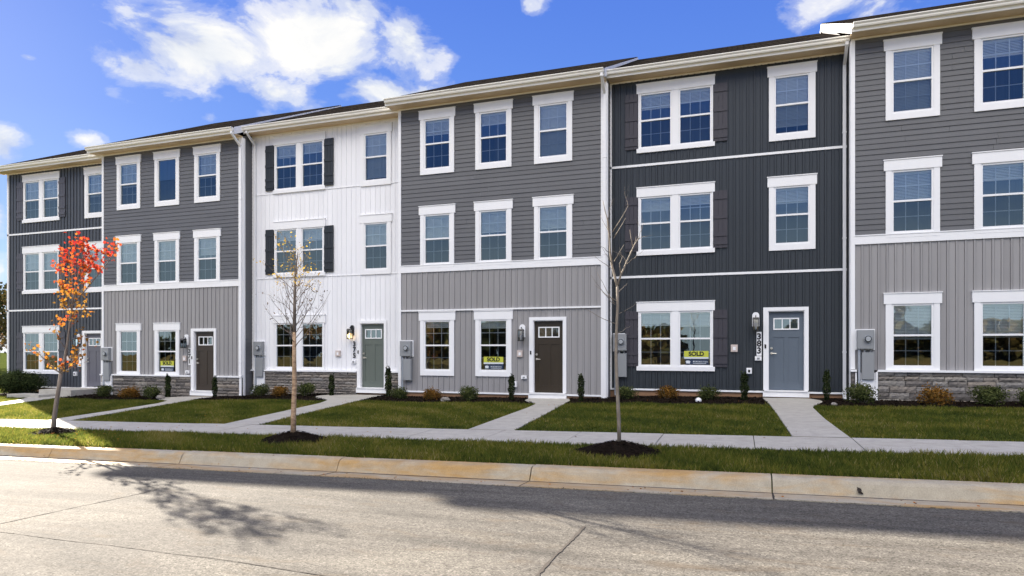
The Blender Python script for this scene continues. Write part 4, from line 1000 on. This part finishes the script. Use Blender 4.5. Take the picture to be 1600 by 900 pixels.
# ------------------------------------------------------------------ far trees
def far_tree(name,h,r,n,seed,size,tf,bare=False):
    rr=random.Random(seed); o=empty(name,(0,0,0)); b=MB(); tips=[]
    b.tube([(0,0,-.3),(.1,0,h*.25),(.0,.1,h*.5)],[h*.025,h*.02,h*.012],8)
    for i in range(10):
        a=i*2.4; branch(b,(0,0,h*(.2+.03*i)),(math.cos(a),math.sin(a),1.1),h*.42*rr.uniform(.7,1.1),h*.009,rr,2 if bare else 1,tips,.12,.2,6,.6)
    b.build('trunk',M['bark_maple'],o)
    if not bare:
        cl=[(Vector((rr.gauss(0,.45)*r,rr.gauss(0,.45)*r,h*rr.uniform(.30,.9))),r*rr.uniform(.25,.5)) for _ in range(26)]; pts=[]
        for _ in range(n):
            c,q=cl[rr.randrange(26)]; d=Vector((rr.gauss(0,1),rr.gauss(0,1),rr.gauss(0,.8))).normalized()*q*rr.random()**.4; pts.append(c+d)
        leafcloud('crown',M['wood'],o,pts,size,rr,lambda p:tf+rr.gauss(0,.14)+.12*math.sin(p.x*2+p.z*3),.7)
    return o
FT=[far_tree('broadleaf_tree',8,3.0,2600,41,.16,.35),far_tree('broadleaf_tree',7,3.2,2600,42,.16,.75),far_tree('broadleaf_tree',9,3,2,43,.16,.5,True)]
spots=[(-62,22,0,1.0,'olive green tree, front one of the far trees left of the row'),(-70,30,1,1.1,'russet tree behind the olive one beyond the lawn'),(-58,30,1,.8,'low russet tree nearest the house corner beyond the lawn'),(-82,40,2,1.1,'leafless tree sticking up behind the russet trees'),(-66,14,0,.7,'small olive tree at the left edge of the photo'),(-75,48,0,1.2,'tall olive tree at the back of the far trees')]
usedf=set()
for x,y,i,s_,l in spots:
    o=FT[i] if i not in usedf else copy_tree(FT[i]); usedf.add(i)
    o.location=(x,y,gz(x,y)); o.scale=(s_,)*3; o.rotation_euler=(0,0,x); tag(o,l,'tree','far trees beyond the side lawn')
# wooded edge across the street (seen in the panes)
b=MB(); rr=random.Random(77)
for i in range(60):
    x=rr.uniform(-110,110); y=rr.uniform(-95,-62); h=rr.uniform(4,8.5); r_=rr.uniform(2,4.5); tf=rr.choice((.2,.35,.6,.8))
    for _ in range(420):
        d=Vector((rr.gauss(0,1),rr.gauss(0,1),rr.gauss(0,1))).normalized()*rr.random()**.4
        p=Vector((x+d.x*r_,y+d.y*r_,h*.52+d.z*h*.5)); s_=.35*rr.uniform(.6,1.3); n=Vector((rr.gauss(0,1),rr.gauss(0,1),rr.gauss(0,1))).normalized(); a=n.orthogonal()*s_; c=n.cross(a)
        b.quad(tuple(p-a),tuple(p-c),tuple(p+a),tuple(p+c),max(0,min(1,tf+rr.gauss(0,.12))))
tag(b.build('wooded_edge',M['wood'],tint=True),'autumn woods across the field, seen mirrored in the window panes','woods',kind='stuff')
o=copy_tree(FT[2]); o.location=(9,-31,-.2); o.scale=(1.,1.,1.); tag(o,'leafless tree mirrored in the panes of the right-hand house','tree','trees across the street')
o=copy_tree(FT[2]); o.location=(-16,-38,-.3); o.scale=(1.,1.,.9); o.rotation_euler=(0,0,2); tag(o,'leafless tree across the street before the left half of the row','tree','trees across the street')

# ------------------------------------------------------------------ light
sd=Vector((-1.8,1.0,.83)); el=math.atan2(sd.z,math.hypot(sd.x,sd.y)); az=math.atan2(sd.x,sd.y)
su=bpy.data.lights.new('sun','SUN'); su.energy=5.0; su.angle=rad(.55); su.color=(1,.90,.76)
so=bpy.data.objects.new('sun',su); COL.objects.link(so); so.rotation_euler=sd.to_track_quat('Z','Y').to_euler(); so.location=(-30,20,30)
w=bpy.data.worlds.new('World'); sc.world=w; w.use_nodes=True; nt=w.node_tree; nt.nodes.clear()
out=N(nt,'ShaderNodeOutputWorld'); bg=N(nt,'ShaderNodeBackground'); nt.links.new(bg.outputs[0],out.inputs[0]); bg.inputs[1].default_value=.10
sky=N(nt,'ShaderNodeTexSky',sky_type='NISHITA',sun_disc=False,sun_elevation=el,sun_rotation=az,air_density=1.,dust_density=.3,ozone_density=3.)
tc=N(nt,'ShaderNodeTexCoord'); D=tc.outputs['Generated']
nv=N(nt,'ShaderNodeVectorMath',operation='NORMALIZE'); nt.links.new(D,nv.inputs[0]); D=nv.outputs[0]
sep=N(nt,'ShaderNodeSeparateXYZ'); nt.links.new(D,sep.inputs[0])
# clear autumn blue: physical sky blended with a deep zenith-to-horizon gradient
grad=ramp(nt,sep.outputs[2],[(0.,(.95,1.35,1.8)),(.10,(.55,.98,1.72)),(.18,(.34,.70,1.62)),(.30,(.215,.50,1.52)),(.47,(.15,.375,1.42)),(1.,(.09,.22,1.0))])
gs=N(nt,'ShaderNodeVectorMath',operation='SCALE'); nt.links.new(grad,gs.inputs[0]); gs.inputs['Scale'].default_value=1.0
base=mixc(nt,.955,sky.outputs[0],gs.outputs[0])
hz=math_(nt,'MULTIPLY',ramp(nt,math_(nt,'MULTIPLY_ADD',sep.outputs[1],-1.,0.),[(.0,0.),(.4,1.)]),ramp(nt,sep.outputs[2],[(.02,.95),(.12,.6),(.24,.0)],'EASE'))
base=mixc(nt,hz,base,(2.25,2.5,2.6))
EL=[(-44,22.6,7.0,3.3),(-36.7,24.5,7.0,4.2),(-39.2,20.3,4.6,2.0),(-28.2,25.4,3.0,4.2),(-30.5,21.3,5.0,1.7),(-49.1,20.6,2.8,1.5),(-50.9,18.4,1.2,.6),(-57.4,13.9,1.6,1.5),(-52.3,15.1,1.0,.6),(-44.2,17.8,.9,.6),(7.8,25.1,5.0,1.6),(-17.6,27.9,1.1,.6),(-58.2,9.4,1.2,2.0),(-59.5,4.6,2.2,2.6),(-55.8,19.8,.5,.2),(-32.5,27.2,5.7,1.7)]
acc=None
for a,e,sx_,sy_ in EL:
    a,e=rad(a),rad(e); c=Vector((math.sin(a)*math.cos(e),math.cos(a)*math.cos(e),math.sin(e))); r_=Vector((math.cos(a),-math.sin(a),0)); u=r_.cross(c)
    def dot(v):
        d=N(nt,'ShaderNodeVectorMath',operation='DOT_PRODUCT'); nt.links.new(D,d.inputs[0]); d.inputs[1].default_value=v; return d.outputs['Value']
    p_=dot(r_/math.sin(rad(sx_))); q_=dot(u/math.sin(rad(sy_)))
    rr_=math_(nt,'SQRT',math_(nt,'ADD',math_(nt,'MULTIPLY',p_,p_),math_(nt,'MULTIPLY',q_,q_)))
    m_=math_(nt,'SUBTRACT',1.,rr_)
    m_=math_(nt,'MULTIPLY',m_,min(1.,.25+sy_*.3)) if sy_<2 else m_
    acc=m_ if acc is None else math_(nt,'MAXIMUM',acc,m_)
acc=math_(nt,'MAXIMUM',acc,-1.)
f1=noise(nt,scaled(nt,D,(1,1,1.9)),8.5,8,.60,.35); f2=noise(nt,scaled(nt,D,(1,1,1.6)),24,4,.6)
dens=math_(nt,'ADD',math_(nt,'MULTIPLY_ADD',f1,3.2,-1.60),math_(nt,'MULTIPLY',acc,1.18))
dens=math_(nt,'ADD',dens,math_(nt,'MULTIPLY_ADD',f2,.62,-.26))
cov=ramp(nt,dens,[(.0,0.),(.26,.22),(.55,.72),(.95,1.)],'EASE')
# unseen bright cloud cover added behind the viewer to fill the shaded fronts
back=ramp(nt,math_(nt,'MULTIPLY_ADD',sep.outputs[1],-1.,0.),[(.10,0.),(.45,1.)])
high=ramp(nt,sep.outputs[2],[(.45,0.),(.60,1.)]); deck=ramp(nt,noise(nt,D,3.2,3,.6),[(.34,0.),(.50,1.)])
fill_deck=math_(nt,'MULTIPLY',math_(nt,'MULTIPLY',back,high),deck)
shade=ramp(nt,math_(nt,'ADD',math_(nt,'MULTIPLY',f1,.7),math_(nt,'MULTIPLY',noise(nt,D,5,2,.5),.5)),[(.44,(.58,.63,.75)),(.60,(.84,.87,.92)),(.72,(1,.99,.97))])
cs=N(nt,'ShaderNodeVectorMath',operation='SCALE'); nt.links.new(shade,cs.inputs[0]); cs.inputs['Scale'].default_value=1.95
ds=N(nt,'ShaderNodeVectorMath',operation='SCALE'); ds.inputs[0].default_value=(1.,.95,.87); ds.inputs['Scale'].default_value=11.
c1=mixc(nt,cov,base,cs.outputs[0]); c1=mixc(nt,fill_deck,c1,ds.outputs[0]); nt.links.new(c1,bg.inputs[0])

# ------------------------------------------------------------------ camera
cam=bpy.data.cameras.new('camera'); co=bpy.data.objects.new('camera',cam); COL.objects.link(co); sc.camera=co
co.location=(0,-17.4,1.6); co.rotation_euler=(rad(90),0,TH); cam.sensor_width=36; cam.lens=36*1018/1600.; cam.shift_y=96/1600.; cam.clip_end=2000
sc.view_settings.view_transform='Standard'; sc.view_settings.look='None'; sc.view_settings.gamma=1; sc.view_settings.exposure=2.4; sc.view_settings.use_curve_mapping=False
